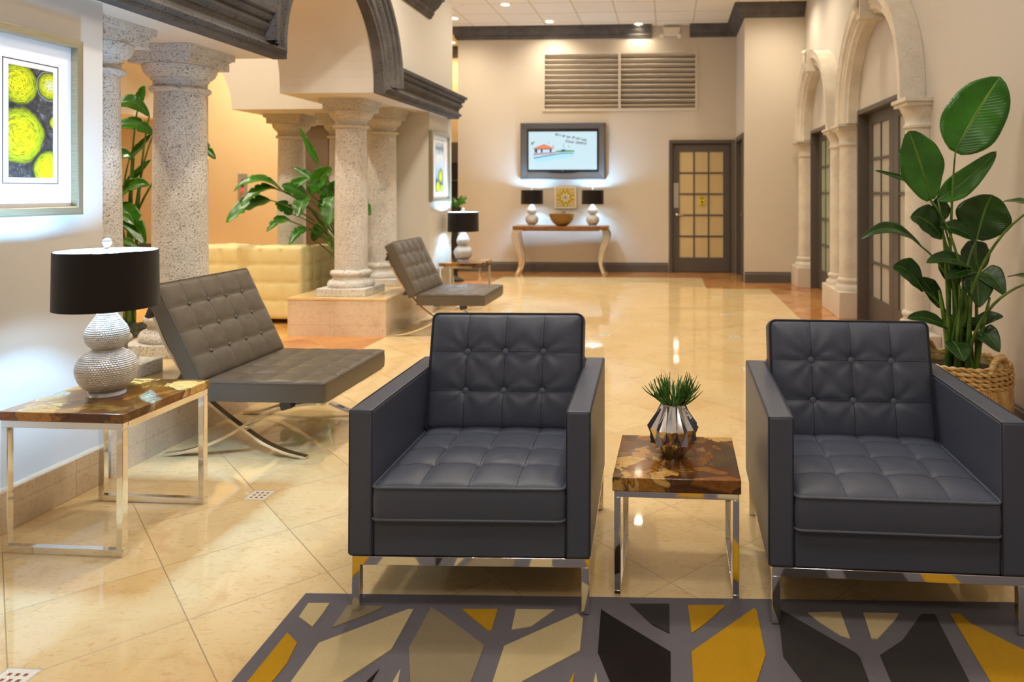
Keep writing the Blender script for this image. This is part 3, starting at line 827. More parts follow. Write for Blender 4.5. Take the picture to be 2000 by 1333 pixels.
# door_3 / door_4: French doors under the stone arches on the right
def french(name, y0, y1, label, glass):
    d = thing(name, None, None, (XR, (y0 + y1) / 2, 0)); del d['label']; del d['category']; struct(d, label)
    h = (y1 - y0) / 2
    m = MB()
    path = [(-h, 0), (-h, DH), (h, DH), (h, 0)]
    m.sweep([(-h, DH * 0 + 0.0), (-h, DH), (h, DH), (h, 0.0)], [(0.035, 0.0), (0.035, 0.016), (0.0, 0.02), (-0.012, 0.016), (-0.012, -0.16), (0.035, -0.16)][::-1], lambda a, b, p: (-p, a, b))
    m.build('door_frame', M_TRIM, d)
    # two leaves; local leaf frame: u along y
    for s in (-1, 1):
        a0, a1 = (0.004, h - 0.014) if s > 0 else (-h + 0.014, -0.004)
        lm = MB(); sto, sti = 0.125, 0.135
        g0, g1 = (a0 + sti, a1 - sto) if s > 0 else (a0 + sto, a1 - sti)
        X0, X1 = 0.09, 0.13
        lm.box(X0, X1, a0, g0, 0.008, DH - 0.014); lm.box(X0, X1, g1, a1, 0.008, DH - 0.014)
        lm.box(X0, X1, g0, g1, 0.008, 0.27); lm.box(X0, X1, g0, g1, DH - 0.125, DH - 0.014)
        for j in range(1, 5):
            zz = 0.27 + (DH - 0.125 - 0.27) * j / 5; lm.box(X0 + 0.004, X1 - 0.004, g0, g1, zz - 0.013, zz + 0.013)
        mid = (g0 + g1) / 2; lm.box(X0 + 0.006, X1 - 0.006, mid - 0.013, mid + 0.013, 0.27, DH - 0.125)
        lf = lm.build('door_leaf', M_TRIM, d)
        MB().box(0.107, 0.113, g0, g1, 0.27, DH - 0.125).build('glass', glass, lf)
        if s < 0:
            m = MB(); R = Matrix.Translation((X0, a1 - 0.06, 1.0)) @ Matrix.Rotation(-PI / 2, 4, 'Y')
            m.lathe([(0.028, 0), (0.030, 0.006), (0.010, 0.012), (0.010, 0.045), (0.012, 0.05)], seg=16, mat=R)
            m.tube([(X0 - 0.048, a1 - 0.06, 1.0), (X0 - 0.05, a1 - 0.16, 0.995)], 0.008, 8)
            m.build('handle', M_NICKEL, lf, smooth=50)
    return d
french('door_3', *OPEN[0], 'charcoal glazed double door under the nearer stone arch', M_FROST2)
french('door_4', *OPEN[1], 'charcoal glazed double door under the farther stone arch', M_FROST)

# dark glazed doorway in the corridor, far behind
d = thing('door_5', None, None, (0, 13.62, 0)); del d['label']; del d['category']; struct(d, 'dark glazed doorway at the end of the corridor')
lf, gb = door_leaf(d, -4.30, -3.45, 2.02, 0.09, 0.09, 0.22, 0.11, 3, 5, -0.06, -0.01, M_DGLASS)
MB().box(-4.36, -3.35, -0.03, -0.005, 2.02, 2.3).build('door_frame', M_TRIM, d)

# elevator doors
d = thing('door_6', None, None, (0, ELY, 0)); del d['label']; del d['category']; struct(d, 'dark metal elevator door in the lobby wall')
MB().box(-5.32, -4.89, 0.10, 0.14, 0.0, 2.30).build('door_leaf', NT('bronze_elevator_metal', hexc('8A7C6A'), 0.3, 0.7).m, d)
MB().box(-4.885, -4.46, 0.11, 0.15, 0.0, 2.30).build('door_leaf', MATS['bronze_elevator_metal'], d)
MB().box(-5.36, -5.32, -0.02, 0.2, 0, 2.38).box(-4.46, -4.42, -0.02, 0.2, 0, 2.38).box(-5.32, -4.46, -0.02, 0.2, 2.30, 2.38).build('door_frame', M_NICKEL, d)
d = thing('door_7', None, None, (0, 15.9, 0)); del d['label']; del d['category']; struct(d, 'brown metal elevator door deep in the hall')
MB().box(-11.0, -10.1, -0.06, -0.02, 0.0, 2.10).build('door_leaf', MATS['bronze_elevator_metal'], d)
MB().box(-11.1, -10.0, -0.08, -0.005, 2.10, 2.30).build('lit_panel', M_AMBER, d)
MB().box(-11.1, -10.0, -0.12, -0.005, 2.30, 2.36).build('door_frame', M_NICKEL, d)
o = MB().box(-10.75, -10.35, 15.84, 15.885, 3.86, 4.06).build('hanging_sign', M_TRIM)
tag(o, 'small dark sign high on the far hall wall behind the big near column', 'sign')

# ------------------------------------------------------------------ porous stone columns (thing > plinth, base, shaft, capital)
def squircle(r, half, a, k):
    return r
def make_column(loc, label, group):
    t = thing('stone_column', label, 'column', loc, 0, group)
    H = SOF - 0.357
    MB().box(-0.24, 0.24, -0.24, 0.24, 0, 0.075).build('plinth', M_STONE, t, bevel=0.006)
    base = [(0.225, 0.075), (0.236, 0.095), (0.236, 0.118), (0.222, 0.142), (0.196, 0.150), (0.186, 0.165), (0.184, 0.185), (0.192, 0.198), (0.205, 0.206), (0.210, 0.222), (0.203, 0.240), (0.182, 0.248), (0.166, 0.252), (0.158, 0.268)]
    def oct(r, z, a):
        return r * (1.0 if r < 0.17 else (1 + 0.012 * math.cos(8 * a)))
    MB().lathe(base, seg=64, fn=oct, mat=Matrix.Scale(0.94, 4)).build('base', M_STONE, t, smooth=50)
    sh = [(0.152, 0.245), (0.154, 0.5), (0.153, 0.8), (0.150, 1.1), (0.146, 1.4), (0.142, H - 0.27)]
    MB().lathe(sh, seg=56).build('shaft', M_STONE, t, smooth=60)
    cap = [(0.142, H - 0.275), (0.158, H - 0.272), (0.170, H - 0.262), (0.172, H - 0.252), (0.164, H - 0.242), (0.148, H - 0.238), (0.148, H - 0.205), (0.158, H - 0.198), (0.160, H - 0.186),
           (0.172, H - 0.180), (0.192, H - 0.160), (0.203, H - 0.135), (0.205, H - 0.112), (0.198, H - 0.105)]
    m = MB().lathe(cap, seg=56)
    m.box(-0.195, 0.195, -0.195, 0.195, H - 0.108, H - 0.048)
    m.box(-0.205, 0.205, -0.205, 0.205, H - 0.048, H - 0.040)
    m.box(-0.22, 0.22, -0.22, 0.22, H - 0.040, H - 0.001)
    m.build('capital', M_STONE, t, smooth=40)
    return t
c1 = make_column((-3.04, 3.60, 0.357), 'porous stone column half hidden by the left wall, nearest the camera', 'stone columns of the arcade')
for (x, y, lab) in [(-3.06, 4.35, 'large porous stone column behind the near taupe lounge chair'),
                    (-3.09, 6.86, 'porous stone column at the front corner of the marble planter'),
                    (-3.09, 7.62, 'stone column just right of the front planter column, beside the pier'),
                    (-4.38, 8.14, 'stone column rising behind the cream sofa'),
                    (-3.77, 8.14, 'stone column hidden behind the planter leaves and front planter column')]:
    dup(c1, (x, y, 0.357), 0, lab)

# ------------------------------------------------------------------ marble planters
def planter(label, boxes, top_boxes, loc=(0, 0, 0)):
    t = thing('marble_planter', label, 'planter', loc)
    m = MB()
    for b in boxes: m.box(*b)
    m.build('side_panel', M_PMARBLE, t)
    m = MB()
    for b in top_boxes: m.box(*b)
    m.build('capstone', MATS['polished_capstone'], t, bevel=0.002)
    return t
def mk_cap():
    t = NT('polished_capstone', hexc('E6CC9C'), 0.1, 0, 0.5)
    t.color(marble_nodes(t, t.coord((1, 1, 1)), hexc('EAD2A2'), hexc('DDBB82'), hexc('C28A5C')))
mk_cap()
Zp = 0.357
tA = planter('low marble plinth under the two near stone columns', [(-3.60, -2.62, 3.242, 4.72, 0, Zp - 0.02), ],
             [(-3.605, -2.612, 3.242, 4.725, Zp - 0.02, Zp)])
planter('low marble bed of moss half hidden behind the two near columns', [(-4.35, -3.61, 4.45, 5.35, 0, 0.29)], [(-4.36, -4.25, 4.45, 5.36, 0.29, 0.33), (-4.25, -3.61, 5.27, 5.36, 0.29, 0.33)])
tB = planter('marble planter box carrying two stone columns in the middle', [(-3.56, -2.62, 6.545, 7.875, 0, Zp - 0.02)],
             [(-3.24, -2.612, 6.54, 7.875, Zp - 0.02, Zp), (-3.566, -3.24, 6.54, 7.10, Zp - 0.02, Zp), (-3.566, -3.50, 7.10, 7.875, Zp - 0.02, Zp)])
planter('low marble plinth behind the sofa under two farther stone columns', [(-5.0, -3.51, 7.95, 8.48, 0, Zp - 0.02)], [(-5.005, -3.505, 7.945, 8.485, Zp - 0.02, Zp)])
def mound(name, x0, x1, y0, y1, z, h, mat, label, sm=0.5):
    N = 22; m = MB(); vs = []; fs = []
    for i in range(N + 1):
        for j in range(N + 1):
            u, v = i / N, j / N
            e = min(u, 1 - u, v, 1 - v)
            zz = z + h * min(1, e * 5) * (0.6 + 0.4 * math.sin(u * 7 + 1) * math.cos(v * 6)) + random.uniform(-1, 1) * h * 0.14 * (1 if e > 0 else 0)
            vs.append((x0 + (x1 - x0) * u, y0 + (y1 - y0) * v, zz))
    for i in range(N):
        for j in range(N):
            a = i * (N + 1) + j; fs.append((a, a + N + 1, a + N + 2, a + 1))
    m.add(vs, fs)
    m.box(x0, x1, y0, y1, z - 0.03, z - 0.001)
    o = m.build(name, mat); tag(o, label, 'soil'); o['kind'] = 'stuff'
    return o
mound('planter_soil', -3.495, -3.245, 7.105, 7.865, 0.335, 0.05, M_SOIL, 'dark mulch filling the bed of the middle planter')
mound('planter_moss', -4.24, -3.61, 4.50, 5.26, 0.30, 0.12, M_MOSS, 'grey green mossy mulch behind the near columns')

# ------------------------------------------------------------------ engaged stone columns, pedestals and arches on the right wall
XF = 1.81
NT('pale_stone', hexc('D6CCC0'), 0.7)
def pedestal(y0, y1, label):
    o = MB().box(XF, XR - 0.001, y0, y1, 0, 0.285).build('stone_pedestal', MATS['pale_stone'], bevel=0.006)
    return tag(o, label, 'pedestal', 'stone pedestals along the right wall')
pedestal(5.42, 5.96, 'pale stone pedestal nearest the tall potted plant')
pedestal(7.74, 8.60, 'wide pale stone pedestal between the two arched doors')
pedestal(10.22, 10.745, 'pale stone pedestal in the far right corner')
CAPZ = 2.075
def half_column(y, label):
    t = thing('wall_column', label, 'column', (XR - 0.045, y, 0.286), 0, 'white stone half columns on the right wall')
    H = CAPZ - 0.286
    def clip(r, z, a): return r
    def lathe_half(prof):
        m = MB(); seg = 28; vs = []; fs = []
        n = len(prof)
        for r, z in prof:
            for k in range(seg + 1):
                a = PI / 2 + PI * k / seg
                vs.append((r * math.cos(a), r * math.sin(a), z))
            vs.append((0.044, -r, z)); vs.append((0.044, r, z))
        w = seg + 3
        for j in range(n - 1):
            for k in range(w):
                k2 = (k + 1) % w
                fs.append((j * w + k, j * w + k2, (j + 1) * w + k2, (j + 1) * w + k))
        fs.append(tuple(range(w))); fs.append(tuple((n - 1) * w + k for k in range(w)))
        return m.add(vs, fs)
    lathe_half([(0.148, 0.0), (0.15, 0.03), (0.142, 0.055), (0.122, 0.065), (0.118, 0.085), (0.130, 0.10), (0.132, 0.118), (0.120, 0.132), (0.108, 0.138)]).build('base', M_STONE_W, t, smooth=50)
    lathe_half([(0.107, 0.13), (0.107, 0.8), (0.103, H - 0.2)]).build('shaft', M_STONE_W, t, smooth=60)
    m = lathe_half([(0.103, H - 0.23), (0.118, H - 0.225), (0.122, H - 0.21), (0.112, H - 0.198), (0.106, H - 0.19), (0.108, H - 0.15), (0.120, H - 0.13), (0.140, H - 0.09), (0.150, H - 0.06)])
    m.box(-0.15, 0.044, -0.16, 0.16, H - 0.06, H - 0.03); m.box(-0.165, 0.044, -0.178, 0.178, H - 0.03, H - 0.001)
    m.build('capital', M_STONE_W, t, smooth=40)
    return t
hc = half_column(5.76, 'white half column behind the potted plant')
dup(hc, (XR - 0.045, 7.94, 0.286), 0, 'nearer of the two half columns sharing the wide pedestal')
dup(hc, (XR - 0.045, 8.40, 0.286), 0, 'farther of the two half columns sharing the wide pedestal')
dup(hc, (XR - 0.045, 10.42, 0.286), 0, 'white half column in the far right corner')
def stone_arch(y0, y1, label):
    c = (y0 + y1) / 2; r = (y1 - y0) / 2
    t = thing('stone_arch', label, 'arch', (0, 0, 0), 0, 'white stone arches over the glazed doors')
    n = 40
    path = [(c - r, CAPZ)] + [(c - r * math.cos(PI * k / n), CAPZ + 0.05 + r * 1.0 * math.sin(PI * k / n)) for k in range(n + 1)] + [(c + r, CAPZ)]
    prof = [(0, 0.002), (0, 0.11), (0.02, 0.12), (0.035, 0.15), (0.075, 0.155), (0.085, 0.165), (0.115, 0.170), (0.13, 0.19), (0.215, 0.195), (0.225, 0.20), (0.225, 0.002)]
    MB().sweep(path, prof, lambda a, b, p: (XR - p, a, b)).build('arch_ring', M_STONE_W, t, smooth=30)
    m = MB(); zt = CAPZ + 0.05 + r
    m.prism([(-0.055, -0.04), (0.055, -0.04), (0.075, 0.24), (-0.075, 0.24)], 0.003, 0.235, fn=lambda a, b, h: (XR - h, c + a, zt + b))
    m.tube([(XR - 0.235, c - 0.05, zt + 0.2), (XR - 0.26, c, zt + 0.21), (XR - 0.235, c + 0.05, zt + 0.2)], 0.03, 8)
    m.tube([(XR - 0.24, c, zt + 0.2), (XR - 0.262, c, zt + 0.08), (XR - 0.20, c, zt - 0.03)], 0.03, 8, radii=[0.035, 0.03, 0.02])
    m.build('keystone', M_STONE_W, t, smooth=45)
    return t
stone_arch(5.97, 7.73, 'white moulded stone arch over the nearer glazed double door')
stone_arch(8.60, 10.23, 'white moulded stone arch over the farther glazed double door')

# ------------------------------------------------------------------ louvre
t = thing('wall_louvre', 'wide cream louvred vent high on the back wall', 'vent', (0, YB, 0))
m = MB(); e = 0.05
m.box(LX0 - 0.03, LX1 + 0.03, -0.014, 0.02, LZ1 - 0.01, LZ1 + e - 0.01); m.box(LX0 - 0.03, LX1 + 0.03, -0.014, 0.02, LZ0 - e + 0.01, LZ0 + 0.01)
m.box(LX0 - 0.03, LX0 + 0.01, -0.014, 0.02, LZ0 + 0.01, LZ1 - 0.01); m.box(LX1 - 0.01, LX1 + 0.03, -0.014, 0.02, LZ0 + 0.01, LZ1 - 0.01)
xm = (LX0 + LX1) / 2
m.box(xm - 0.022, xm + 0.022, -0.02, 0.03, LZ0, LZ1)
m.build('frame', M_WALL, t)
MB().box(LX0 + 0.003, LX1 - 0.003, 0.125, 0.135, LZ0 + 0.003, LZ1 - 0.003).build('backing', NT('slat_gap_shade', hexc('2E2820'), 0.9).m, t)  # dark sheet added as the shade in the gaps between the slats
ns = 11
for s in range(2):
    a, b = (LX0 + 0.01, xm - 0.022) if s == 0 else (xm + 0.022, LX1 - 0.01)
    for k in range(ns):
        z = LZ0 + (LZ1 - LZ0) * (k + 0.5) / ns
        m = MB()
        R = Matrix.Translation((0, 0.05, z)) @ Matrix.Rotation(math.radians(-32), 4, 'X')
        m.box(a, b, -0.055, 0.055, -0.005, 0.005, mat=R)
        m.build('louvre_slat', M_WALL, t)
m = MB(); m.tube([(xm, -0.02, LZ0 - 0.01), (xm, -0.03, LZ0 - 0.06)], 0.012, 8)
for k in range(4):
    a = PI / 4 + k * PI / 2
    m.tube([(xm, -0.035, LZ0 - 0.075), (xm + 0.045 * math.cos(a), -0.035, LZ0 - 0.075 + 0.032 * math.sin(a))], 0.006, 6)
tag(m.build('louvre_crank', M_WHITE), 'small white cross-shaped crank under the middle of the vent', 'crank')

# ------------------------------------------------------------------ emergency light, downlights, added fill panels, speaker grille
t = thing('emergency_light', 'white emergency light with two lamp heads in the gap of the crown moulding', 'light', (0.06, YB - 0.002, 4.03))
m = MB(); m.prism([(-0.15, 0.06), (0.15, 0.06), (0.13, -0.05), (0.09, -0.075), (-0.09, -0.075), (-0.13, -0.05)], 0, 0.09, fn=lambda a, b, h: (a, -h, b))
m.build('housing', M_WHITE, t, bevel=0.008)
for s, dx in ((-1, -0.165), (1, 0.12)):
    MB().lathe([(0.02, 0), (0.036, 0.03), (0.038, 0.055), (0.03, 0.06)], seg=18, mat=Matrix.Translation((dx, -0.08, -0.075)) @ Matrix.Rotation(math.radians(115), 4, 'X')).build('lamp_head', M_WHITE, t, smooth=50)
MB().box(-0.006, 0.006, -0.093, -0.088, -0.02, -0.008).build('indicator', M_REDLED, t)
def downlight(x, y, label, first=None):
    if first is not None:
        return dup(first, (x, y, CEIL), 0, label)
    t = thing('recessed_downlight', label, 'downlight', (x, y, CEIL), 0, 'recessed downlights in the ceiling')
    MB().lathe([(0.062, -0.004), (0.085, -0.006), (0.09, 0.0), (0.06, 0.0)], seg=28, cap=False).build('trim_ring', M_WHITE, t, smooth=50)
    MB().lathe([(0.0601, -0.0035), (0.0601, -0.001)], seg=28).build('lens', M_DOWN, t)
    return t
dl = downlight(*DOWNLIGHTS[0], 'recessed downlight nearest the top edge, left of the vent')
names = ['recessed downlight by the left end of the crown moulding', 'recessed downlight above the left half of the vent', 'recessed downlight above the right half of the vent', 'recessed downlight in the corridor gap beside the arcade']
for i, (x, y) in enumerate(DOWNLIGHTS[1:]):
    downlight(x, y, names[i] if i < 4 else 'added column fill light shaped as a recessed downlight, out of view', dl)
for (x, y), tg, p in COLUMN_FILLS: downlight(x, y, 'added column fill light shaped as a recessed downlight, out of view', dl)
for (x, y) in HALL_LIGHTS: downlight(x, y, 'added column fill light shaped as a recessed downlight, out of view', dl)
MB_ = MB()
o = MB().lathe([(0.10, -0.004), (0.13, -0.008), (0.155, -0.003), (0.155, 0.0)], seg=32).build('ceiling_speaker', M_WHITE, None, smooth=50); o.location = (-3.19, 10.53, CEIL - 0.001)
tag(o, 'round flat cream speaker grille in the ceiling near the arcade', 'speaker')
for i, (x, y) in enumerate(FILL_PANELS):
    t = thing('ceiling_fill_panel', 'added rectangular fill light panel in the ceiling over the seating, out of view', 'light', (x, y, CEIL), 0, 'added ceiling fill panels')
    MB().box(-0.61, 0.61, -0.31, 0.31, -0.02, -0.0005).build('frame', M_WHITE, t)
    MB().box(-0.58, 0.58, -0.28, 0.28, -0.026, -0.0205).build('lens', M_FILL_PANEL, t)

# ------------------------------------------------------------------ tufted cushions
def slab(W, D, T, nx, ny, r=0.03, crown=0.012, puff=0.010, dip=0.012, per=12, buttons=True, side=0.006, wrinkle=0.0015, edge=0.012, seed=1):
    """cushion lying in the xy plane, bottom at z=0; returns mesh builder, surface function, button spots, top outline"""
    rnd = random.Random(seed)
    NX, NY = nx * per, ny * per
    nodes = [(-W / 2 + W * i / nx, -D / 2 + D * j / ny) for i in range(1, nx) for j in range(1, ny)]
    ph = [rnd.uniform(0, 6.28) for _ in nodes]; kk = [rnd.choice((6, 7, 8, 9)) for _ in nodes]
    def surf(x, y):
        s = (x + W / 2) / W * nx; t = (y + D / 2) / D * ny
        fs, ft = s - math.floor(s), t - math.floor(t)
        # outer panels only dip on their inner seams
        si = math.sin(PI * fs); ti = math.sin(PI * ft)
        if s < 0.5 or s > nx - 0.5: si = 1.0
        if t < 0.5 or t > ny - 0.5: ti = 1.0
        P = (max(si, 0) ** 0.5) * (max(ti, 0) ** 0.5)
        P = 0.55 * min(max(si, 0), 1) ** 0.45 * 1.0 * min(max(ti, 0), 1) ** 0.45 + 0.45 * P
        cz = crown * (1 - (2 * x / W) ** 4) * (1 - (2 * y / D) ** 4)
        de0 = min(W / 2 - abs(x), D / 2 - abs(y)); ke = math.exp(-max(de0, 0) / 0.022)
        P = P * (1 - ke) + ke
        z = T + cz + puff * P
        for (bx, by), p, k in zip(nodes, ph, kk):
            dx, dy = x - bx, y - by; q = dx * dx + dy * dy
            if q < 0.02:
                rr = math.sqrt(q)
                z -= dip * math.exp(-rr / 0.016)
                z += wrinkle * math.cos(k * math.atan2(dy, dx) + p) * (rr / 0.02) * math.exp(-rr / 0.034)
        de = min(W / 2 - abs(x), D / 2 - abs(y))
        z -= (edge + crown * 0 + puff) * math.exp(-max(de, 0) / 0.014)
        return z
    def rnd_corner(x, y):
        ax, ay = abs(x) - (W / 2 - r), abs(y) - (D / 2 - r)
        if ax > 0 and ay > 0:
            m_ = max(ax, ay); h = math.hypot(ax, ay)
            k = m_ / h if h > 0 else 1
            return math.copysign(W / 2 - r + ax * k, x), math.copysign(D / 2 - r + ay * k, y)
        return x, y
    vs = []; fs = []
    for i in range(NX + 1):
        for j in range(NY + 1):
            x0 = -W / 2 + W * i / NX; y0 = -D / 2 + D * j / NY
            x, y = rnd_corner(x0, y0)
            vs.append((x, y, surf(x0, y0)))
    for i in range(NX):
        for j in range(NY):
            a = i * (NY + 1) + j; fs.append((a, a + NY + 1, a + NY + 2, a + 1))
    ring = [i * (NY + 1) for i in range(NX + 1)] + [NX * (NY + 1) + j for j in range(1, NY + 1)] + [i * (NY + 1) + NY for i in range(NX - 1, -1, -1)] + [j for j in range(NY - 1, 0, -1)]
    top = [vs[k] for k in ring]
    prev = ring
    L = [0.06, 0.3, 0.6, 0.88, 1.0]
    for t in L:
        cur = []
        for k in ring:
            x, y, z = vs[k]
            nx_ = x / (W / 2); ny_ = y / (D / 2)
            l = math.hypot(nx_ ** 5, ny_ ** 5) or 1
            ox, oy = (abs(nx_) ** 5) * math.copysign(1, nx_) / l, (abs(ny_) ** 5) * math.copysign(1, ny_) / l
            b = side * math.sin(PI * t)
            cur.append(len(vs)); vs.append((x + ox * b, y + oy * b, z * (1 - t)))
        n = len(ring)
        for q in range(n):
            q2 = (q + 1) % n
            fs.append((prev[q], cur[q], cur[q2], prev[q2]))
        prev = cur
    fs.append(tuple(prev))
    m = MB(); m.add(vs, fs)
    def seams(mm, R, rad=0.0011, cols=True, rows=True):
        for i in range(1, nx):
            x = -W / 2 + W * i / nx
            mm.tube([R @ Vector((x, -D / 2 + 0.004 + (D - 0.008) * k / 40, surf(x, -D / 2 + 0.004 + (D - 0.008) * k / 40) + 0.0002)) for k in range(41)], rad, 4)
        for j in range(1, ny):
            y = -D / 2 + D * j / ny
            mm.tube([R @ Vector((-W / 2 + 0.004 + (W - 0.008) * k / 40, y, surf(-W / 2 + 0.004 + (W - 0.008) * k / 40, y) + 0.0002)) for k in range(41)], rad, 4)
        return mm
    return m, surf, nodes, top, seams
def xf(m, R):
    m.v = [tuple(R @ Vector(p)) for p in m.v]; return m
def basis(o, x, y, z):
    M = Matrix(((x[0], y[0], z[0], o[0]), (x[1], y[1], z[1], o[1]), (x[2], y[2], z[2], o[2]), (0, 0, 0, 1)))
    return M
def button(R, x, y, z, rad=0.012, name='button', mat=None, parent=None):
    m = MB().lathe([(0.3 * rad, -0.004), (rad, -0.001), (rad * 0.98, 0.003), (rad * 0.75, 0.0062), (rad * 0.35, 0.0078), (0.0005, 0.008)], seg=16, mat=R @ Matrix.Translation((x, y, z)))
    return m.build(name, mat, parent, smooth=60)

# ------------------------------------------------------------------ slate leather armchairs
def make_armchair(label):
    t = thing('armchair', label, 'armchair', (0, 0, 0), 0, 'slate leather armchairs in the foreground')
    HW, AW, DP, Z0, ZA = 0.388, 0.080, 0.815, 0.175, 0.640
    for s in (-1, 1):
        m = MB(); a, b = sorted((s * HW, s * (HW - AW)))
        m.box(a, b, 0, DP, Z0, ZA)
        o = m.build('arm', M_LEATHER, t, bevel=0.010, seg=3)
        pm = MB(); xi = s * (HW - AW); xo = s * HW
        k = 0.0035
        for xx, q in ((xi, 1), (xo, -1)):
            xx2 = xx + s * q * k * 0.9
            pm.tube([(xx2, 0.004, ZA - 0.003), (xx2, 0.12, ZA - 0.0005), (xx2, DP - 0.10, ZA - 0.0005), (xx2, DP - 0.01, ZA - 0.002)], 0.0019, 5)
            pm.tube([(xx2, 0.0015, ZA - 0.008), (xx2, 0.0005, 0.42), (xx2, 0.0015, Z0 + 0.01)], 0.0014, 5)
        pm.tube([(xi, 0.003, ZA - 0.004), (xo, 0.003, ZA - 0.004)], 0.0016, 5)
        pm.build('seam', M_STITCH, o)
    W = HW - AW
    MB().box(-W, W, 0.006, 0.50, Z0, 0.292).build('front_rail', M_LEATHER, t, bevel=0.006)
    m = MB().box(-HW + AW + 0.001, HW - AW - 0.001, DP - 0.095, DP - 0.002, Z0, 0.648); m.build('back_panel', M_LEATHER, t, bevel=0.010, seg=3)
    # seat cushion
    W2, D2, T2 = 2 * W - 0.004, 0.640, 0.110
    m, surf, nodes, top, seams = slab(W2, D2, T2, 4, 4, r=0.022, crown=0.018, puff=0.007, dip=0.014, per=13, side=0.004, seed=3, edge=0.006)
    R = Matrix.Translation((0, -0.012 + D2 / 2, 0.294))
    o = xf(m, R).build('seat_cushion', M_LEATHER, t, smooth=60)
    MB().tube([R @ Vector((x * 1.003, y * 1.003, z + 0.001)) for x, y, z in top], 0.0045, 7, closed=True).tube([R @ Vector((x * 1.003, y * 1.003, 0.004)) for x, y, z in top], 0.0045, 7, closed=True).build('piping', M_PIPE, o, smooth=60)
    seams(MB(), R).build('seam', M_STITCH, o)
    # back cushion
    W3, D3, T3 = 2 * W - 0.006, 0.455, 0.105
    a = math.radians(14)
    u = Vector((0, math.sin(a), math.cos(a))); n = Vector((0, -math.cos(a), math.sin(a)))
    m, surf, nodes, top, seams = slab(W3, D3, T3, 4, 3, r=0.024, crown=0.022, puff=0.008, dip=0.026, per=15, side=0.008, seed=5, wrinkle=0.0052, edge=0.010)
    org = Vector((0, 0.535, 0.408)) - n * T3 + u * (D3 / 2)
    R = basis(org, (1, 0, 0), u, n)
    o = xf(m, R).build('back_cushion', M_LEATHER, t, smooth=60)
    MB().tube([R @ Vector((x * 1.004, y * 1.004, z + 0.001)) for x, y, z in top], 0.0045, 7, closed=True).tube([R @ Vector((x * 1.004, y * 1.004, 0.004)) for x, y, z in top], 0.0045, 7, closed=True).build('piping', M_STITCH, o, smooth=60)
    seams(MB(), R).build('seam', M_STITCH, o)
    for (bx, by) in nodes: button(R, bx, by, surf(bx, by) + 0.010, 0.0155, 'button', M_PIPE, t)
    # chrome base
    m = MB()
    m.box(-HW + 0.012, HW - 0.004, 0.006, 0.034, 0.146, Z0 - 0.001); m.box(-HW + 0.012, HW - 0.004, DP - 0.034, DP - 0.006, 0.146, Z0 - 0.001)
    m.box(-HW + 0.012, -HW + 0.038, 0.034, DP - 0.034, 0.146, Z0 - 0.001); m.box(HW - 0.030, HW - 0.004, 0.034, DP - 0.034, 0.146, Z0 - 0.001)
    m.build('base_frame', M_CHROME, t, bevel=0.0015)
    for x0 in (-HW + 0.012, HW - 0.030):
        for y0 in (0.006, DP - 0.034):
            MB().box(x0, x0 + 0.026, y0, y0 + 0.028, 0, 0.1465).build('leg', M_CHROME, t, bevel=0.0015)
    return t
ac = make_armchair('slate grey leather armchair with tufted back, left of the small table')
ac.location = (-0.632, 2.245, 0.0128); ac.rotation_euler = (-0.0158, 0, math.radians(1.9))      # front feet stand on the rug
ac2 = dup(ac, (0.697, 2.235, 0.0128), math.radians(-1.2), 'slate grey leather armchair in front of the tall potted plant')

ac2.rotation_euler = (-0.0158, 0, math.radians(-1.2))
for ch in ac2.children:      # its back cushion has settled a little lower
    if ch.name.startswith(('back_cushion', 'button')): ch.location.z = -0.014

# ------------------------------------------------------------------ taupe lounge chairs on crossed chrome frames
def bar(m, pts, y0, y1, th):
    """flat bar: curve in xz, width y0..y1"""
    P = [Vector((p[0], 0, p[1])) for p in pts]
    # smooth with catmull-rom
    Q = []
    for i in range(len(P) - 1):
        p0, p1, p2, p3 = P[max(i - 1, 0)], P[i], P[i + 1], P[min(i + 2, len(P) - 1)]
        for k in range(5):
            t = k / 5
            Q.append(0.5 * ((2 * p1) + (p2 - p0) * t + (2 * p0 - 5 * p1 + 4 * p2 - p3) * t * t + (3 * p1 - p0 - 3 * p2 + p3) * t ** 3))
    Q.append(P[-1])
    vs = []; fs = []
    for i, q in enumerate(Q):
        d = (Q[min(i + 1, len(Q) - 1)] - Q[max(i - 1, 0)]).normalized(); n = Vector((-d.z, 0, d.x)) * th / 2
        for (s, y) in ((1, y0), (1, y1), (-1, y1), (-1, y0)):
            vs.append((q.x + n.x * s, y, q.z + n.z * s))
    for i in range(len(Q) - 1):
        for k in range(4):
            k2 = (k + 1) % 4; fs.append((i * 4 + k, i * 4 + k2, i * 4 + 4 + k2, i * 4 + 4 + k))
    fs.append((0, 1, 2, 3)); n_ = (len(Q) - 1) * 4; fs.append((n_ + 3, n_ + 2, n_ + 1, n_))
    return m.add(vs, fs)
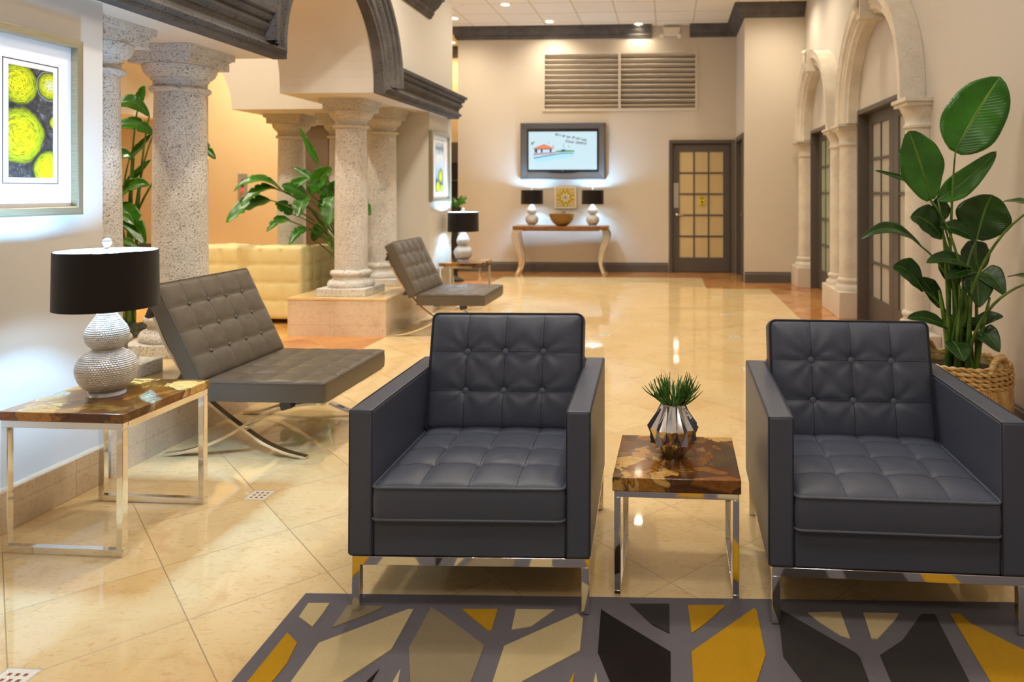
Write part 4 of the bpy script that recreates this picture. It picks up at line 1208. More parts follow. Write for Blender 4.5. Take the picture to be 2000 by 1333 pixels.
def make_lounge(label):
    t = thing('lounge_chair', label, 'chair', (0, 0, 0), 0, 'taupe tufted lounge chairs along the arcade')
    ox, oy = 2.20, 3.89     # points below are measured from here
    def L(p): return (p[0] + ox, p[1])
    BW = 0.78
    # back cushion
    a = Vector((-0.245, 0, 0.505)).normalized(); n = Vector((a.z, 0, -a.x))
    D3, T3 = 0.545, 0.085
    m, surf, nodes, top, seams = slab(BW, D3, T3, 5, 4, r=0.02, crown=0.008, puff=0.010, dip=0.014, per=11, side=0.004, seed=9, wrinkle=0.0022, edge=0.004)
    org = Vector((-2.335 + ox, 0, 0.397)) - n * (T3 + 0.012) + a * (D3 / 2)
    R = basis(org, (0, 1, 0), a, n)
    o = xf(m, R).build('back_cushion', M_LEATHER_T, t, smooth=60)
    pm = MB().tube([R @ Vector((x * 1.002, y * 1.002, z)) for x, y, z in top], 0.003, 6, closed=True); pm.build('piping', M_LEATHER_T, o, smooth=60)
    seams(MB(), R, 0.0012).build('seam', M_STITCH_T, o)
    for (bx, by) in nodes: button(R, bx, by, surf(bx, by) + 0.008, 0.012, 'button', M_LEATHER_T, t)
    # seat cushion
    D2, T2 = 0.640, 0.098
    m, surf, nodes, top, seams = slab(D2, BW, T2, 4, 5, r=0.02, crown=0.006, puff=0.010, dip=0.010, per=11, side=0.004, seed=12, wrinkle=0.0012, edge=0.004)
    R = Matrix.Translation((-2.036 + ox, 0, 0.292))
    o = xf(m, R).build('seat_cushion', M_LEATHER_T, t, smooth=60)
    MB().tube([R @ Vector((x * 1.002, y * 1.002, z)) for x, y, z in top], 0.003, 6, closed=True).build('piping', M_LEATHER_T, o, smooth=60)
    seams(MB(), R, 0.0012).build('seam', M_STITCH_T, o)
    back = [(-2.645, 0.775), (-2.620, 0.712), (-2.568, 0.59), (-2.514, 0.498), (-2.425, 0.38), (-2.323, 0.272), (-2.189, 0.170), (-2.146, 0.143), (-2.045, 0.078), (-1.935, 0.032), (-1.825, 0.006)]
    seat = [(-1.723, 0.283), (-1.80, 0.280), (-1.909, 0.263), (-1.991, 0.240), (-2.075, 0.207), (-2.146, 0.165), (-2.215, 0.120), (-2.321, 0.070), (-2.45, 0.026), (-2.575, 0.006)]
    for s in (-1, 1):
        y0 = s * (BW / 2 - 0.022); y1 = s * (BW / 2 - 0.057)
        y0, y1 = min(y0, y1), max(y0, y1)
        m = MB(); bar(m, [L(p) for p in back], y0, y1, 0.014); bar(m, [L(p) for p in seat], y0, y1, 0.014)
        m.build('cross_frame', M_CHROME, t, smooth=35)
    m = MB(); h = BW / 2 - 0.03
    for (x, z) in ((-2.146, 0.155), (-1.735, 0.281), (-2.625, 0.735)):
        m.box(x + ox - 0.015, x + ox + 0.015, -h, h, z - 0.006, z + 0.006)
    m.build('cross_bar', M_CHROME, t, bevel=0.002)
    # straps
    for (x, z, an) in ((-2.632, 0.735, 66), (-2.455, 0.42, 58), (-1.915, 0.268, 15)):
        for s in (-1, 1):
            Rm = Matrix.Translation((x + ox, s * (BW / 2 - 0.026), z)) @ Matrix.Rotation(math.radians(-an if an > 20 else -an), 4, 'Y')
            MB().box(-0.028, 0.028, -0.026, 0.026, -0.012, 0.028 if an < 20 else 0.012, mat=Rm).build('strap', M_STRAP, t, bevel=0.003)
    MB().box(-2.50 + ox, -2.44 + ox, -h, h, 0.385, 0.392).box(-2.20 + ox, -2.14 + ox, -h, h, 0.282, 0.290).box(-1.95 + ox, -1.89 + ox, -h, h, 0.282, 0.290).build('webbing', M_STRAP, t)
    return t
lc = make_lounge('taupe tufted lounge chair beside the large lamp table, nearer of the pair')
lc.location = (-2.20, 3.89, 0)
dup(lc, (-2.185, 6.955, 0), 0, 'taupe tufted lounge chair beside the middle planter, farther of the pair')

# ------------------------------------------------------------------ resin wood side tables
def make_table(name, label, W, D, H, th, along_x, loc, rz, tube=0.025):
    t = thing(name, label, 'side table', loc, rz, 'resin wood side tables')
    m = MB().box(-W / 2, W / 2, -D / 2, D / 2, H - th, H)
    m.build('tabletop', M_WOOD, t, bevel=0.003)
    a, b = W / 2 - 0.006, D / 2 - 0.006; k = tube; z1 = H - th - 0.001
    m = MB()
    m.box(-a, a, -b, -b + k, z1 - k, z1); m.box(-a, a, b - k, b, z1 - k, z1); m.box(-a, -a + k, -b + k, b - k, z1 - k, z1); m.box(a - k, a, -b + k, b - k, z1 - k, z1)
    m.build('top_frame', M_CHROME, t, bevel=0.0015)
    for sx in (-1, 1):
        for sy in (-1, 1):
            x0, x1 = sorted((sx * a, sx * (a - k))); y0, y1 = sorted((sy * b, sy * (b - k)))
            MB().box(x0, x1, y0, y1, k, z1 - k).build('leg', M_CHROME, t, bevel=0.0015)
    for s in (-1, 1):
        m = MB()
        if along_x: y0, y1 = sorted((s * b, s * (b - k))); m.box(-a, a, y0, y1, 0, k)
        else: x0, x1 = sorted((s * a, s * (a - k))); m.box(x0, x1, -b, b, 0, k)
        m.build('floor_runner', M_CHROME, t, bevel=0.0015)
    return t
make_table('side_table', 'small resin and teak block table between the two slate armchairs', 0.425, 0.42, 0.400, 0.046, False, (0.030, 2.593, 0), math.radians(-0.8), 0.021)
tb = make_table('side_table', 'resin and teak table against the left wall, carrying the nearest lamp', 0.495, 0.49, 0.530, 0.034, True, (-2.245, 2.783, 0), math.radians(-1.0), 0.026)
dup(tb, (-2.385, 8.37, 0), 0, 'resin and teak table by the pier, carrying a lamp')

# ------------------------------------------------------------------ beaded gourd lamps
def make_lamp(label):
    t = thing('table_lamp', label, 'lamp', (0, 0, 0), 0, 'beaded gourd lamps with black drum shades')
    prof = [(0.050, 0.016), (0.070, 0.030), (0.090, 0.052), (0.101, 0.080), (0.105, 0.106), (0.100, 0.132), (0.086, 0.156), (0.066, 0.172), (0.050, 0.181), (0.047, 0.187),
            (0.054, 0.194), (0.066, 0.208), (0.073, 0.230), (0.0735, 0.250), (0.066, 0.272), (0.052, 0.294), (0.038, 0.315), (0.029, 0.332), (0.025, 0.345)]
    # arc-length resample in bead rows
    ds = [0]
    for i in range(1, len(prof)): ds.append(ds[-1] + math.hypot(prof[i][0] - prof[i - 1][0], prof[i][1] - prof[i - 1][1]))
    rows = 46; sub = 5; seg_b = 62
    def at(s):
        for i in range(1, len(ds)):
            if s <= ds[i] or i == len(ds) - 1:
                f = (s - ds[i - 1]) / (ds[i] - ds[i - 1]); 
                p0 = prof[max(i - 2, 0)]; p1 = prof[i - 1]; p2 = prof[i]; p3 = prof[min(i + 1, len(prof) - 1)]
                def cr(k): return 0.5 * (2 * p1[k] + (p2[k] - p0[k]) * f + (2 * p0[k] - 5 * p1[k] + 4 * p2[k] - p3[k]) * f * f + (3 * p1[k] - p0[k] - 3 * p2[k] + p3[k]) * f ** 3)
                return cr(0), cr(1)
    m = MB(); vs = []; fs = []; N = rows * sub; S = seg_b * 4
    for j in range(N + 1):
        r, z = at(ds[-1] * j / N)
        row = j // sub
        for k in range(S):
            a = 2 * PI * k / S
            b = math.sqrt(abs(math.sin(PI * j / sub)) * abs(math.sin(a * seg_b / 2 + (row % 2) * PI / 2)))
            vs.append(((r - 0.001 + 0.0046 * b) * math.cos(a), (r - 0.001 + 0.0046 * b) * math.sin(a), z))
    for j in range(N):
        for k in range(S):
            k2 = (k + 1) % S; fs.append((j * S + k, j * S + k2, (j + 1) * S + k2, (j + 1) * S + k))
    fs.append(tuple(range(S - 1, -1, -1))); fs.append(tuple(N * S + k for k in range(S)))
    m.add(vs, fs).build('gourd_base', M_BEAD, t, smooth=70)
    MB().lathe([(0.066, 0), (0.068, 0.004), (0.066, 0.014), (0.060, 0.018)], seg=40).build('foot', M_CRYSTAL, t, smooth=40)
    MB().lathe([(0.007, 0.34), (0.007, 0.585)], seg=12).lathe([(0.016, 0.345), (0.016, 0.375), (0.012, 0.38)], seg=16).build('stem', M_CHROME, t, smooth=50)
    # drum shade: outside black, inside white
    zs0, zs1, r0, r1 = 0.352, 0.582, 0.181, 0.178
    def ring(ra, rb, z0, z1, mi):
        m = MB(); m.lathe([(ra, z0), (rb, z1)], seg=72, cap=False); return m
    sh = MB(); sh.lathe([(r0 - 0.0022, zs0), (r0, zs0), (r1, zs1), (r1 - 0.0022, zs1)], seg=72, cap=False)
    o = sh.build('lamp_shade', M_SHADE, t, smooth=50)
    MB().lathe([(r0 - 0.0024, zs0 + 0.001), (r1 - 0.0024, zs1 - 0.0005), (r1 - 0.0050, zs1 - 0.0005), (r0 - 0.0050, zs0 + 0.001), (r0 - 0.0024, zs0 + 0.001)], seg=72, cap=False).build('shade_lining', M_SHADE_IN, o, smooth=50)
    m = MB()
    for k in range(3):
        a = 2 * PI * k / 3 + 0.3; m.tube([(0, 0, 0.572), (0.175 * math.cos(a), 0.175 * math.sin(a), 0.576)], 0.0016, 6)
    m.build('shade_spider', M_CHROME, t)
    MB().lathe([(0.004, 0.585), (0.012, 0.588), (0.006, 0.594), (0.013, 0.604), (0.018, 0.617), (0.013, 0.630), (0.002, 0.637)], seg=20).build('finial', M_CRYSTAL, t, smooth=60)
    for z0 in (0.375, 0.475): MB().lathe([(0.004, z0), (0.016, z0 + 0.012), (0.027, z0 + 0.038), (0.028, z0 + 0.056), (0.020, z0 + 0.076), (0.003, z0 + 0.084)], seg=20).build('bulb', M_BULB, t, smooth=60)
    return t
P_LAMP = 110
LAMPS = [((-2.272, 2.79, 0.5305), 'large beaded lamp with black drum shade, nearest, on the left table'),
         ((-2.42, 8.38, 0.5305), 'beaded lamp with black drum shade on the table by the pier'),
         ((-2.236, 11.72, 0.796), 'left one of the two beaded lamps on the console table'),
         ((-1.232, 11.70, 0.796), 'right one of the two beaded lamps on the console table')]
lp = make_lamp(LAMPS[0][1]); lp.location = LAMPS[0][0]
for loc, lab in LAMPS[1:]: dup(lp, loc, 0.4, lab)
for i, (loc, lab) in enumerate(LAMPS):
    l = bpy.data.lights.new('shade_lamp', 'POINT'); l.energy = P_LAMP * (1.3, 0.8, 1.0, 1.0)[i]; l.color = COOL; l.shadow_soft_size = 0.035
    o = bpy.data.objects.new('shade_lamp', l); link(o); o.location = (loc[0], loc[1], loc[2] + 0.525)
    l2 = l.copy(); l2.energy = P_LAMP * 0.10; o = bpy.data.objects.new('shade_lamp', l2); link(o); o.location = (loc[0], loc[1], loc[2] + 0.425)

# ------------------------------------------------------------------ faceted silver vase and its succulent
def facet_vase():
    t = thing('faceted_vase', 'faceted mirror-silver vase on the small table between the armchairs', 'vase', (0.017, 2.60, 0.4003))
    n = 12; m = MB(); vs = []
    n = 26
    rings = [(0.038, 0.038, 0.0), (0.084, 0.070, 0.052), (0.082, 0.093, 0.108), (0.045, 0.039, 0.184), (0.042, 0.038, 0.188)]
    for ra, rb, z in rings:
        for k in range(n):
            a = 2 * PI * k / n + 0.06; r = rb if k % 2 else ra
            vs.append((r * math.cos(a), r * math.sin(a), z))
    fs = []
    for j in range(len(rings) - 1):
        for k in range(n):
            k2 = (k + 1) % n
            a, b, c, d = j * n + k, j * n + k2, (j + 1) * n + k2, (j + 1) * n + k
            fs += [(a, b, c), (a, c, d)] if k % 2 == (1 if j == 1 else 0) else [(a, b, d), (b, c, d)]
    fs.append(tuple(range(n - 1, -1, -1)))
    o = len(vs)
    for r, z in ((0.036, 0.188), (0.036, 0.150)):
        for k in range(n):
            a = 2 * PI * k / n + 0.06; vs.append((r * math.cos(a), r * math.sin(a), z))
    L = (len(rings) - 1) * n
    for k in range(n):
        k2 = (k + 1) % n
        fs += [(L + k, L + k2, o + k2, o + k), (o + k, o + k2, o + n + k2, o + n + k)]
    fs.append(tuple(o + n + k for k in range(n)))
    m.add(vs, fs).build('vase_body', MATS['mirror_silver'], t)
    return t
NT('mirror_silver', (0.80, 0.80, 0.82, 1), 0.04, 1.0)
facet_vase()
def succulent():
    t = thing('succulent_plant', 'spiky green pencil succulent growing out of the silver vase', 'plant', (0.017, 2.60, 0.555))
    rnd = random.Random(4)
    M_S = NT('succulent_green', hexc('3A6A22'), 0.4)
    M_S.color(M_S.ramp(M_S.noise(M_S.coord((1, 1, 1)), 30, 2), [(0.3, hexc('254A18')), (0.7, hexc('5E8E3A'))]))
    MB().lathe([(0.031, 0.0), (0.033, 0.012), (0.02, 0.02), (0.004, 0.024)], seg=18).build('moss', M_MOSS, t, smooth=60)
    for i in range(90):
        a = rnd.uniform(0, 2 * PI); el = rnd.uniform(0.15, 1.0) if i < 60 else rnd.uniform(0.6, 0.9)
        out = 0.030 + 0.075 * (1 - el) ** 0.6 * rnd.uniform(0.7, 1.1) + 0.01
        h = 0.030 + 0.074 * el ** 0.8 * rnd.uniform(0.7, 1.1)
        if i == 3: a, out, h = PI * 0.99, 0.115, 0.060
        if i == 7: a, out, h = 0.05, 0.085, 0.100
        d = Vector((math.cos(a), math.sin(a), 0)); st = d * rnd.uniform(0, 0.022) + Vector((0, 0, 0.012))
        pts = []
        for k in range(7):
            u = k / 6
            p = st + d * (out * (u ** 1.1)) + Vector((0, 0, h * u ** 1.0 + 0.004 * math.sin(PI * u)))
            p += Vector((0, 0, 0.022 * u ** 3)) - d * (0.012 * u ** 4) + Vector((math.sin(5 * u + i), math.cos(4 * u + i), 0)) * 0.005
            pts.append(p)
        m = MB().tube(pts, 0.003, 6, radii=[0.0020, 0.0023, 0.0024, 0.0024, 0.0023, 0.0018, 0.0008])
        if i % 3 == 0:
            q = pts[3]; m.tube([q, q + Vector((0.010 * math.cos(a + 1), 0.010 * math.sin(a + 1), 0.015)), q + Vector((0.014 * math.cos(a + 1), 0.014 * math.sin(a + 1), 0.032))], 0.0024, 6, radii=[0.0024, 0.0024, 0.0008])
        m.build('leaf', M_S.m, t, smooth=70)
    MB().tube([(0.03, -0.02, 0.01), (0.05, -0.03, 0.028), (0.047, -0.03, 0.01), (0.055, -0.028, 0.004)], 0.0012, 5).build('dried_tendril', MATS['resin_teak_slab'], t)
succulent()

# ------------------------------------------------------------------ large-leaved plants
def leaf_mesh(m, B, T, w, fold, bend, nrm, ragged=0, rnd=None, uvs=None):
    B, T = Vector(B), Vector(T); ax = T - B; Ln = ax.length; d = ax.normalized()
    n = Vector(nrm).normalized(); n = (n - d * n.dot(d)).normalized()
    s = d.cross(n).normalized()
    NU, NV = 22, 10; vs = []; fs = []
    up = Vector((0, 0, 1))
    cuts = [rnd.uniform(0.2, 0.9) for _ in range(ragged)] if rnd else []
    for i in range(NU + 1):
        u = i / NU
        c = B + ax * u + up * (bend * 4 * u * (1 - u)) - n * (0.03 * Ln * math.sin(PI * u))
        wd = w / 2 * (math.sin(PI * min(1, (u * 0.97 + 0.015) ** 0.80)) ** 0.72) * (1 + 0.05 * math.sin(9 * u + Ln * 40))
        if u >= 1: wd = w * 0.01
        for j in range(NV + 1):
            v = j / NV * 2 - 1
            cut = 1.0
            if ragged:
                for q, cc in enumerate(cuts):
                    if (v > 0) == (q % 2 == 0): cut -= 0.5 * math.exp(-((u - cc) / 0.022) ** 2) * abs(v)
            p = c + s * (wd * v * cut) - n * (-1) * (fold * wd * (abs(v) ** 1.3)) + n * (0.05 * wd * math.sin(u * 19 + v * 2 + Ln * 30)) * abs(v)
            vs.append(p); uvs.append((u, j / NV))
    for i in range(NU):
        for j in range(NV):
            a = i * (NV + 1) + j; fs.append((a, a + 1, a + NV + 2, a + NV + 1))
    m.add(vs, fs)
    # midrib underside ridge
    return c
def big_plant(name, label, leaves, root, spread, stem_r, mat, ragged=0, seed=1, hz=0.3):
    t = thing(name, label, 'plant', root)
    rnd = random.Random(seed); r0 = Vector(root)
    for i, (B, T, w, fold, bend, nrm) in enumerate(leaves):
        B = Vector(B) - r0; T = Vector(T) - r0
        uvs = []; m = MB(); leaf_mesh(m, B, T, w, fold, bend, nrm, ragged, rnd, uvs)
        o = m.build('leaf', mat, t, smooth=80, fix=False, uvs=uvs)
        md = o.modifiers.new('thick', 'SOLIDIFY'); md.thickness = 0.0025
        a = rnd.uniform(0, 2 * PI); q = spread * math.sqrt(rnd.uniform(0.05, 1))
        st = Vector((q * math.cos(a), q * math.sin(a), 0.0))
        k = 0.75
        c = Vector((st.x + (B.x - st.x) * 0.15, st.y + (B.y - st.y) * 0.15, B.z * 0.75))
        pts = []
        for j in range(13):
            u = j / 12; pts.append(st * (1 - u) ** 2 + c * (2 * u * (1 - u)) + B * u * u)
        # the stalk runs on into the blade as its midrib
        ax = T - B
        for j in range(1, 6):
            u = j / 6; n = Vector(nrm).normalized(); d = ax.normalized(); n = (n - d * n.dot(d)).normalized()
            pts.append(B + ax * u + Vector((0, 0, bend * 4 * u * (1 - u))) - n * (0.03 * ax.length * math.sin(PI * u)) - n * 0.001)
        rad = [stem_r * (1.0 - 0.62 * j / 12) for j in range(13)] + [stem_r * 0.40 * (1 - j / 6.5) for j in range(1, 6)]
        MB().tube(pts, stem_r, 8, radii=rad).build('stalk', M_STEM, o, smooth=60)
    return t
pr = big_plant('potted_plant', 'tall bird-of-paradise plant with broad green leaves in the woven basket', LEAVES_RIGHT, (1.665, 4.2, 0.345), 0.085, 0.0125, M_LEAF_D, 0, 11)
# some bare stalks in the clump
for k in range(9):
    a = k * 0.7; r = 0.03 + 0.05 * (k % 3) / 2
    MB().tube([(r * math.cos(a), r * math.sin(a), 0), (r * 1.3 * math.cos(a), r * 1.3 * math.sin(a), 0.2), (r * 1.9 * math.cos(a), r * 1.9 * math.sin(a), 0.42 + 0.03 * (k % 4))], 0.013, 8, radii=[0.017, 0.014, 0.006]).build('stalk', M_STEM, pr, smooth=60)
pm_ = big_plant('planter_plant', 'leafy tropical plant with arching torn leaves growing in the middle planter', LEAVES_MIDDLE, (-3.40, 7.42, 0.355), 0.10, 0.014, M_LEAF, 5, 5)
pl_ = big_plant('planter_plant', 'tropical plant with broad leaves seen between the two near columns', LEAVES_LEFT, (-3.90, 4.92, 0.36), 0.09, 0.012, M_LEAF, 2, 8)
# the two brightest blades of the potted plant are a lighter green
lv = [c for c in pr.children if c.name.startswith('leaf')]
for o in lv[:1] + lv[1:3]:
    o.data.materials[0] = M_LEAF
# small pieces of ground cover
def basket():
    t = thing('woven_basket', 'round woven straw basket holding the tall potted plant', 'basket', (1.665, 4.2, 0))
    m = MB(); seg = 160; prof = []
    H = 0.395
    zs = [0, 0.01] + [0.03 + 0.27 * k / 14 for k in range(15)] 
    vs = []; fs = []
    for j, z in enumerate(zs):
        for k in range(seg):
            a = 2 * PI * k / seg
            R = 0.248 + 0.012 * math.sin(PI * min(z / 0.4, 1)) + 0.006 * (abs(math.sin(a * 26)) ** 0.5) + 0.0025 * math.sin(a * 61 + z * 20)
            if j == 0: R *= 0.93
            vs.append((R * math.cos(a), R * math.sin(a), z))
    n = len(zs)
    for j in range(n - 1):
        for k in range(seg):
            k2 = (k + 1) % seg; fs.append((j * seg + k, j * seg + k2, (j + 1) * seg + k2, (j + 1) * seg + k))
    fs.append(tuple(range(seg - 1, -1, -1)))
    m.add(vs, fs).build('woven_side', M_BASK, t, smooth=70)
    m = MB()
    for r_, z in ((0.257, 0.290), (0.257, 0.316), (0.256, 0.342), (0.253, 0.368), (0.249, 0.390)):
        for ph in (0, PI):
            m.tube([((r_ + 0.006 * math.sin(18 * a + ph)) * math.cos(a), (r_ + 0.006 * math.sin(18 * a + ph)) * math.sin(a), z + 0.007 * math.cos(18 * a + ph)) for a in [2 * PI * k / 180 for k in range(180)]], 0.0085, 7, closed=True)
    m.lathe([(0.245, 0.28), (0.248, 0.39), (0.235, 0.39), (0.225, 0.30), (0.215, 0.02)], seg=64, cap=False)
    m.build('braided_rim', M_BASK2, t, smooth=60)
    for a0 in (math.radians(-62), math.radians(118)):
        pts = []
        for k in range(21):
            u = k / 20; aa = a0 + (u - 0.5) * 0.52
            pts.append((0.252 * math.cos(aa), 0.252 * math.sin(aa), 0.375 + 0.085 * math.sin(PI * u) ** 0.7))
        m = MB().tube(pts, 0.016, 10)
        for k in range(20):
            p = Vector(pts[k]); p2 = Vector(pts[k + 1]); m.tube([p, p * 0.6 + p2 * 0.4], 0.0185, 10)
        m.build('handle', M_BASK2, t, smooth=60)
    return t
basket()
o = MB().lathe([(0.10, 0.30), (0.212, 0.335), (0.214, 0.345), (0.12, 0.352), (0.002, 0.356)], seg=40).build('basket_soil', M_SOIL, None, smooth=60); o.location = (1.665, 4.2, 0)
tag(o, 'dark soil inside the woven basket', 'soil'); o['kind'] = 'stuff'

# ------------------------------------------------------------------ pictures on the left plane
def mk_art(name, circles, pale=False):
    t = NT(name, hexc('3C3838'), 0.6)
    tc = t.n('ShaderNodeTexCoord'); sep = t.n('ShaderNodeSeparateXYZ'); t.l(tc.outputs['Object'], sep.inputs[0])
    v = tc.outputs['Object']
    nz = t.noise(v, 14, 4, 0.6); nz2 = t.noise(v, 60, 4, 0.7, 1.0)
    col = t.ramp(t.noise(v, 24, 5, 0.7, 1.5), [(0.38, hexc('2C2828')), (0.55, hexc('4A4646')), (0.66, hexc('7C8084')), (0.8, hexc('B8BCC0'))])
    if pale:
        zr = t.math('ADD', t.math('MULTIPLY', sep.outputs[2], 1.6), t.math('ADD', 0.5, t.math('MULTIPLY', t.math('SUBTRACT', nz, 0.5), 0.3)))
        col = t.ramp(zr, [(0.0, hexc('D8D8C8')), (0.2, hexc('3C4A58')), (0.35, hexc('9EC0D8')), (0.7, hexc('E8F0F6')), (0.85, hexc('6A7C96')), (1.0, hexc('E4ECF2'))])
    for (cx, cz, r, whit) in circles:
        dy = t.math('SUBTRACT', sep.outputs[1], cx); dz = t.math('SUBTRACT', sep.outputs[2], cz)
        d = t.math('SQRT', t.math('ADD', t.math('MULTIPLY', dy, dy), t.math('MULTIPLY', dz, dz)))
        d = t.math('DIVIDE', d, r)
        d = t.math('ADD', d, t.math('MULTIPLY', t.math('SUBTRACT', nz, 0.5), 0.25))
        rings = t.math('SINE', t.math('ADD', t.math('MULTIPLY', d, 30.0), t.math('MULTIPLY', nz2, 16.0)))
        ring_m = t.ramp(rings, [(0.5, g(0)), (1.0, g(1))])
        cc = t.ramp(d, [(0.0, hexc('F4EC10') if not whit else hexc('E8EAD8')), (0.55, hexc('E2E018')), (0.85, hexc('A9B816')), (1.0, hexc('50541E'))])
        ang = t.math('ARCTAN2', dy, dz)
        cb = t.n('ShaderNodeCombineXYZ'); t.l(t.math('MULTIPLY', d, 9.0), cb.inputs[0]); t.l(t.math('ADD', t.math('MULTIPLY', ang, 0.9), t.math('MULTIPLY', d, 1.5)), cb.inputs[1]); cb.inputs[2].default_value = cx * 37
        stroke = t.ramp(t.noise(cb.outputs[0], 2.2, 5, 0.65, 0.3), [(0.50, g(0)), (0.60, g(1))])
        cc = t.mix(t.math('MULTIPLY', stroke, 0.75), cc, hexc('4A520E'))
        cc = t.mix(t.math('MULTIPLY', t.math('MULTIPLY', ring_m, t.ramp(nz2, [(0.4, g(0.2)), (0.65, g(1))])), t.math('MULTIPLY', d, 0.6)), cc, hexc('3E4410'))
        msk = t.ramp(d, [(0.95, g(1)), (1.0, g(0))])
        col = t.mix(msk, col, cc)
        ol = t.ramp(t.math('ABSOLUTE', t.math('SUBTRACT', d, 1.08)), [(0.02, g(1)), (0.07, g(0))])
        col = t.mix(t.math('MULTIPLY', ol, 0.6), col, hexc('A0A8A8') if whit else hexc('1C1A18'))
    t.color(col)
    return t.m
ART1 = mk_art('green_circles_painting', [(-0.060, 0.155, 0.088, 0), (0.088, 0.165, 0.058, 1), (-0.055, -0.055, 0.118, 0), (0.085, -0.190, 0.078, 0), (0.115, 0.01, 0.03, 0)])
ART2 = mk_art('blue_white_green_painting', [(0.04, -0.10, 0.08, 0), (-0.06, -0.23, 0.075, 0), (0.08, -0.24, 0.05, 0)], True)
def picture(label, loc, art, HY, HZ, ax):
    """hangs on a wall facing +x; HY, HZ half sizes"""
    t = thing('framed_picture', label, 'picture', loc, 0, 'green abstract pictures in champagne frames')
    fw = 0.036
    m = MB()
    m.sweep([(-HY, -HZ), (HY, -HZ), (HY, HZ), (-HY, HZ)], [(0, 0.0), (0, 0.036), (0.006, 0.041), (fw - 0.004, 0.043), (fw, 0.040), (fw + 0.004, 0.0)], lambda a, b, p: (p, a, b), closed=True)
    m.build('frame', M_FRAME, t)
    MB().box(0.001, 0.012, -HY + fw - 0.003, HY - fw + 0.003, -HZ + fw - 0.003, HZ - fw + 0.003).build('mat', M_MAT, t)
    ay, az = ax
    m = MB(); k = 0.004
    y, z = ay + 0.028, az + 0.026
    m.box(0.012, 0.0128, -y, y, z - k, z); m.box(0.012, 0.0128, -y, y, -z, -z + k); m.box(0.012, 0.0128, -y, -y + k, -z, z); m.box(0.012, 0.0128, y - k, y, -z, z)
    m.build('mat_border', NT('dark_mat_line', hexc('4A403C'), 0.6).m if 'dark_mat_line' not in MATS else MATS['dark_mat_line'], t)
    MB().box(0.012, 0.0135, -ay, ay, -az, az).build('painting', art, t)
    return t
picture('framed picture of yellow green circles above the nearest lamp', (XP + 0.001, 2.846, 1.637), ART1, 0.238, 0.388, (0.104, 0.228))
picture('slim framed picture in steep view on the pier above the middle lamp', (XP + 0.001, 8.20, 1.635), ART2, 0.335, 0.40, (0.14, 0.29))

# ------------------------------------------------------------------ television
t = thing('television', 'wall television in a wide charcoal frame showing a pool scene', 'television', (-1.765, YB - 0.001, 2.035))
HWt, HHt = 0.715, 0.474
m = MB(); m.sweep([(-HWt, -HHt), (HWt, -HHt), (HWt, HHt), (-HWt, HHt)], [(0, 0), (0, 0.085), (0.012, 0.10), (0.022, 0.098), (0.03, 0.085), (0.125, 0.06), (0.135, 0.05), (0.135, 0)], lambda a, b, p: (a, -p, b), closed=True)
m.build('surround_frame', M_TRIM, t)
m = MB(); m.box(-0.60, 0.60, -0.075, -0.01, -0.345, 0.365)
m.prism([(-0.30, -0.345), (0.30, -0.345), (0.18, -0.366), (0, -0.374), (-0.18, -0.366)], 0.03, 0.075, fn=lambda a, b, h: (a, -h, b))
m.build('bezel', NT('glossy_black', g(0.012), 0.12).m, t)
def em(name, c, s=1.0):
    return emis('screen_' + name, c, s)
SC = MB().box(-0.575, 0.575, -0.0765, -0.0755, -0.312, 0.325).build('screen', em('white', hexc('D2EEF8'), 0.85), t)
def poly(name, pts, mat, h):
    MB().prism(pts, 0.0766 + h, 0.0769 + h, fn=lambda a, b, hh: (a, -hh, b)).build(name, mat, SC)
def sp(x, y): # position inside the zoomed view of the screen -> local metres
    return ((x - 577) / 770.0 * 1.15, (382 - y) / 412.0 * 0.637)
poly('pool_picture', [sp(*p) for p in [(252, 455), (420, 425), (560, 405), (700, 400), (715, 412), (690, 450), (600, 462), (500, 470), (330, 505), (255, 490)]], em('pool', hexc('A9DDF2'), 1.0), 0.0)
poly('pool_edge', [sp(*p) for p in [(248, 452), (420, 424), (560, 404), (700, 402), (700, 410), (560, 414), (420, 436), (250, 464)]], em('edge', hexc('3C8CB8'), 0.8), 0.0004)
poly('pool_deck', [sp(*p) for p in [(244, 405), (500, 392), (500, 408), (250, 430)]], em('deck', hexc('B89AB0'), 0.9), 0.0006)
poly('hedge', [sp(*p) for p in [(500, 380), (560, 374), (610, 370), (710, 376), (710, 392), (500, 398)]], em('green', hexc('5EA860'), 0.8), 0.0008)
poly('hedge', [sp(*p) for p in [(560, 366), (604, 362), (604, 390), (560, 392)]], em('blue', hexc('3A62A0'), 0.8), 0.001)
poly('gazebo_posts', [sp(*p) for p in [(255, 350), (455, 350), (450, 395), (430, 395), (428, 365), (350, 365), (350, 398), (330, 398), (328, 365), (290, 365), (290, 400), (262, 400)]], em('post', hexc('2F4A66'), 0.6), 0.001)
poly('gazebo_roof', [sp(*p) for p in [(244, 352), (310, 325), (368, 306), (420, 325), (480, 350), (480, 358), (244, 358)]], em('roof', hexc('E2825A'), 0.95), 0.0014)
for (x, y, s) in ((232, 300, 20), (250, 285, 12), (420, 290, 9), (470, 330, 10), (645, 335, 9)):
    poly('palm', [sp(x + s * math.cos(a) * (1 if k % 2 else 0.5), y + s * math.sin(a) * (1 if k % 2 else 0.5)) for k, a in enumerate([2 * PI * q / 12 for q in range(12)])], em('palm', hexc('4C9A6A'), 0.7), 0.0012)
poly('mast', [sp(586, 300), sp(590, 300), sp(590, 345), sp(586, 345)], MATS['screen_post'], 0.0012)
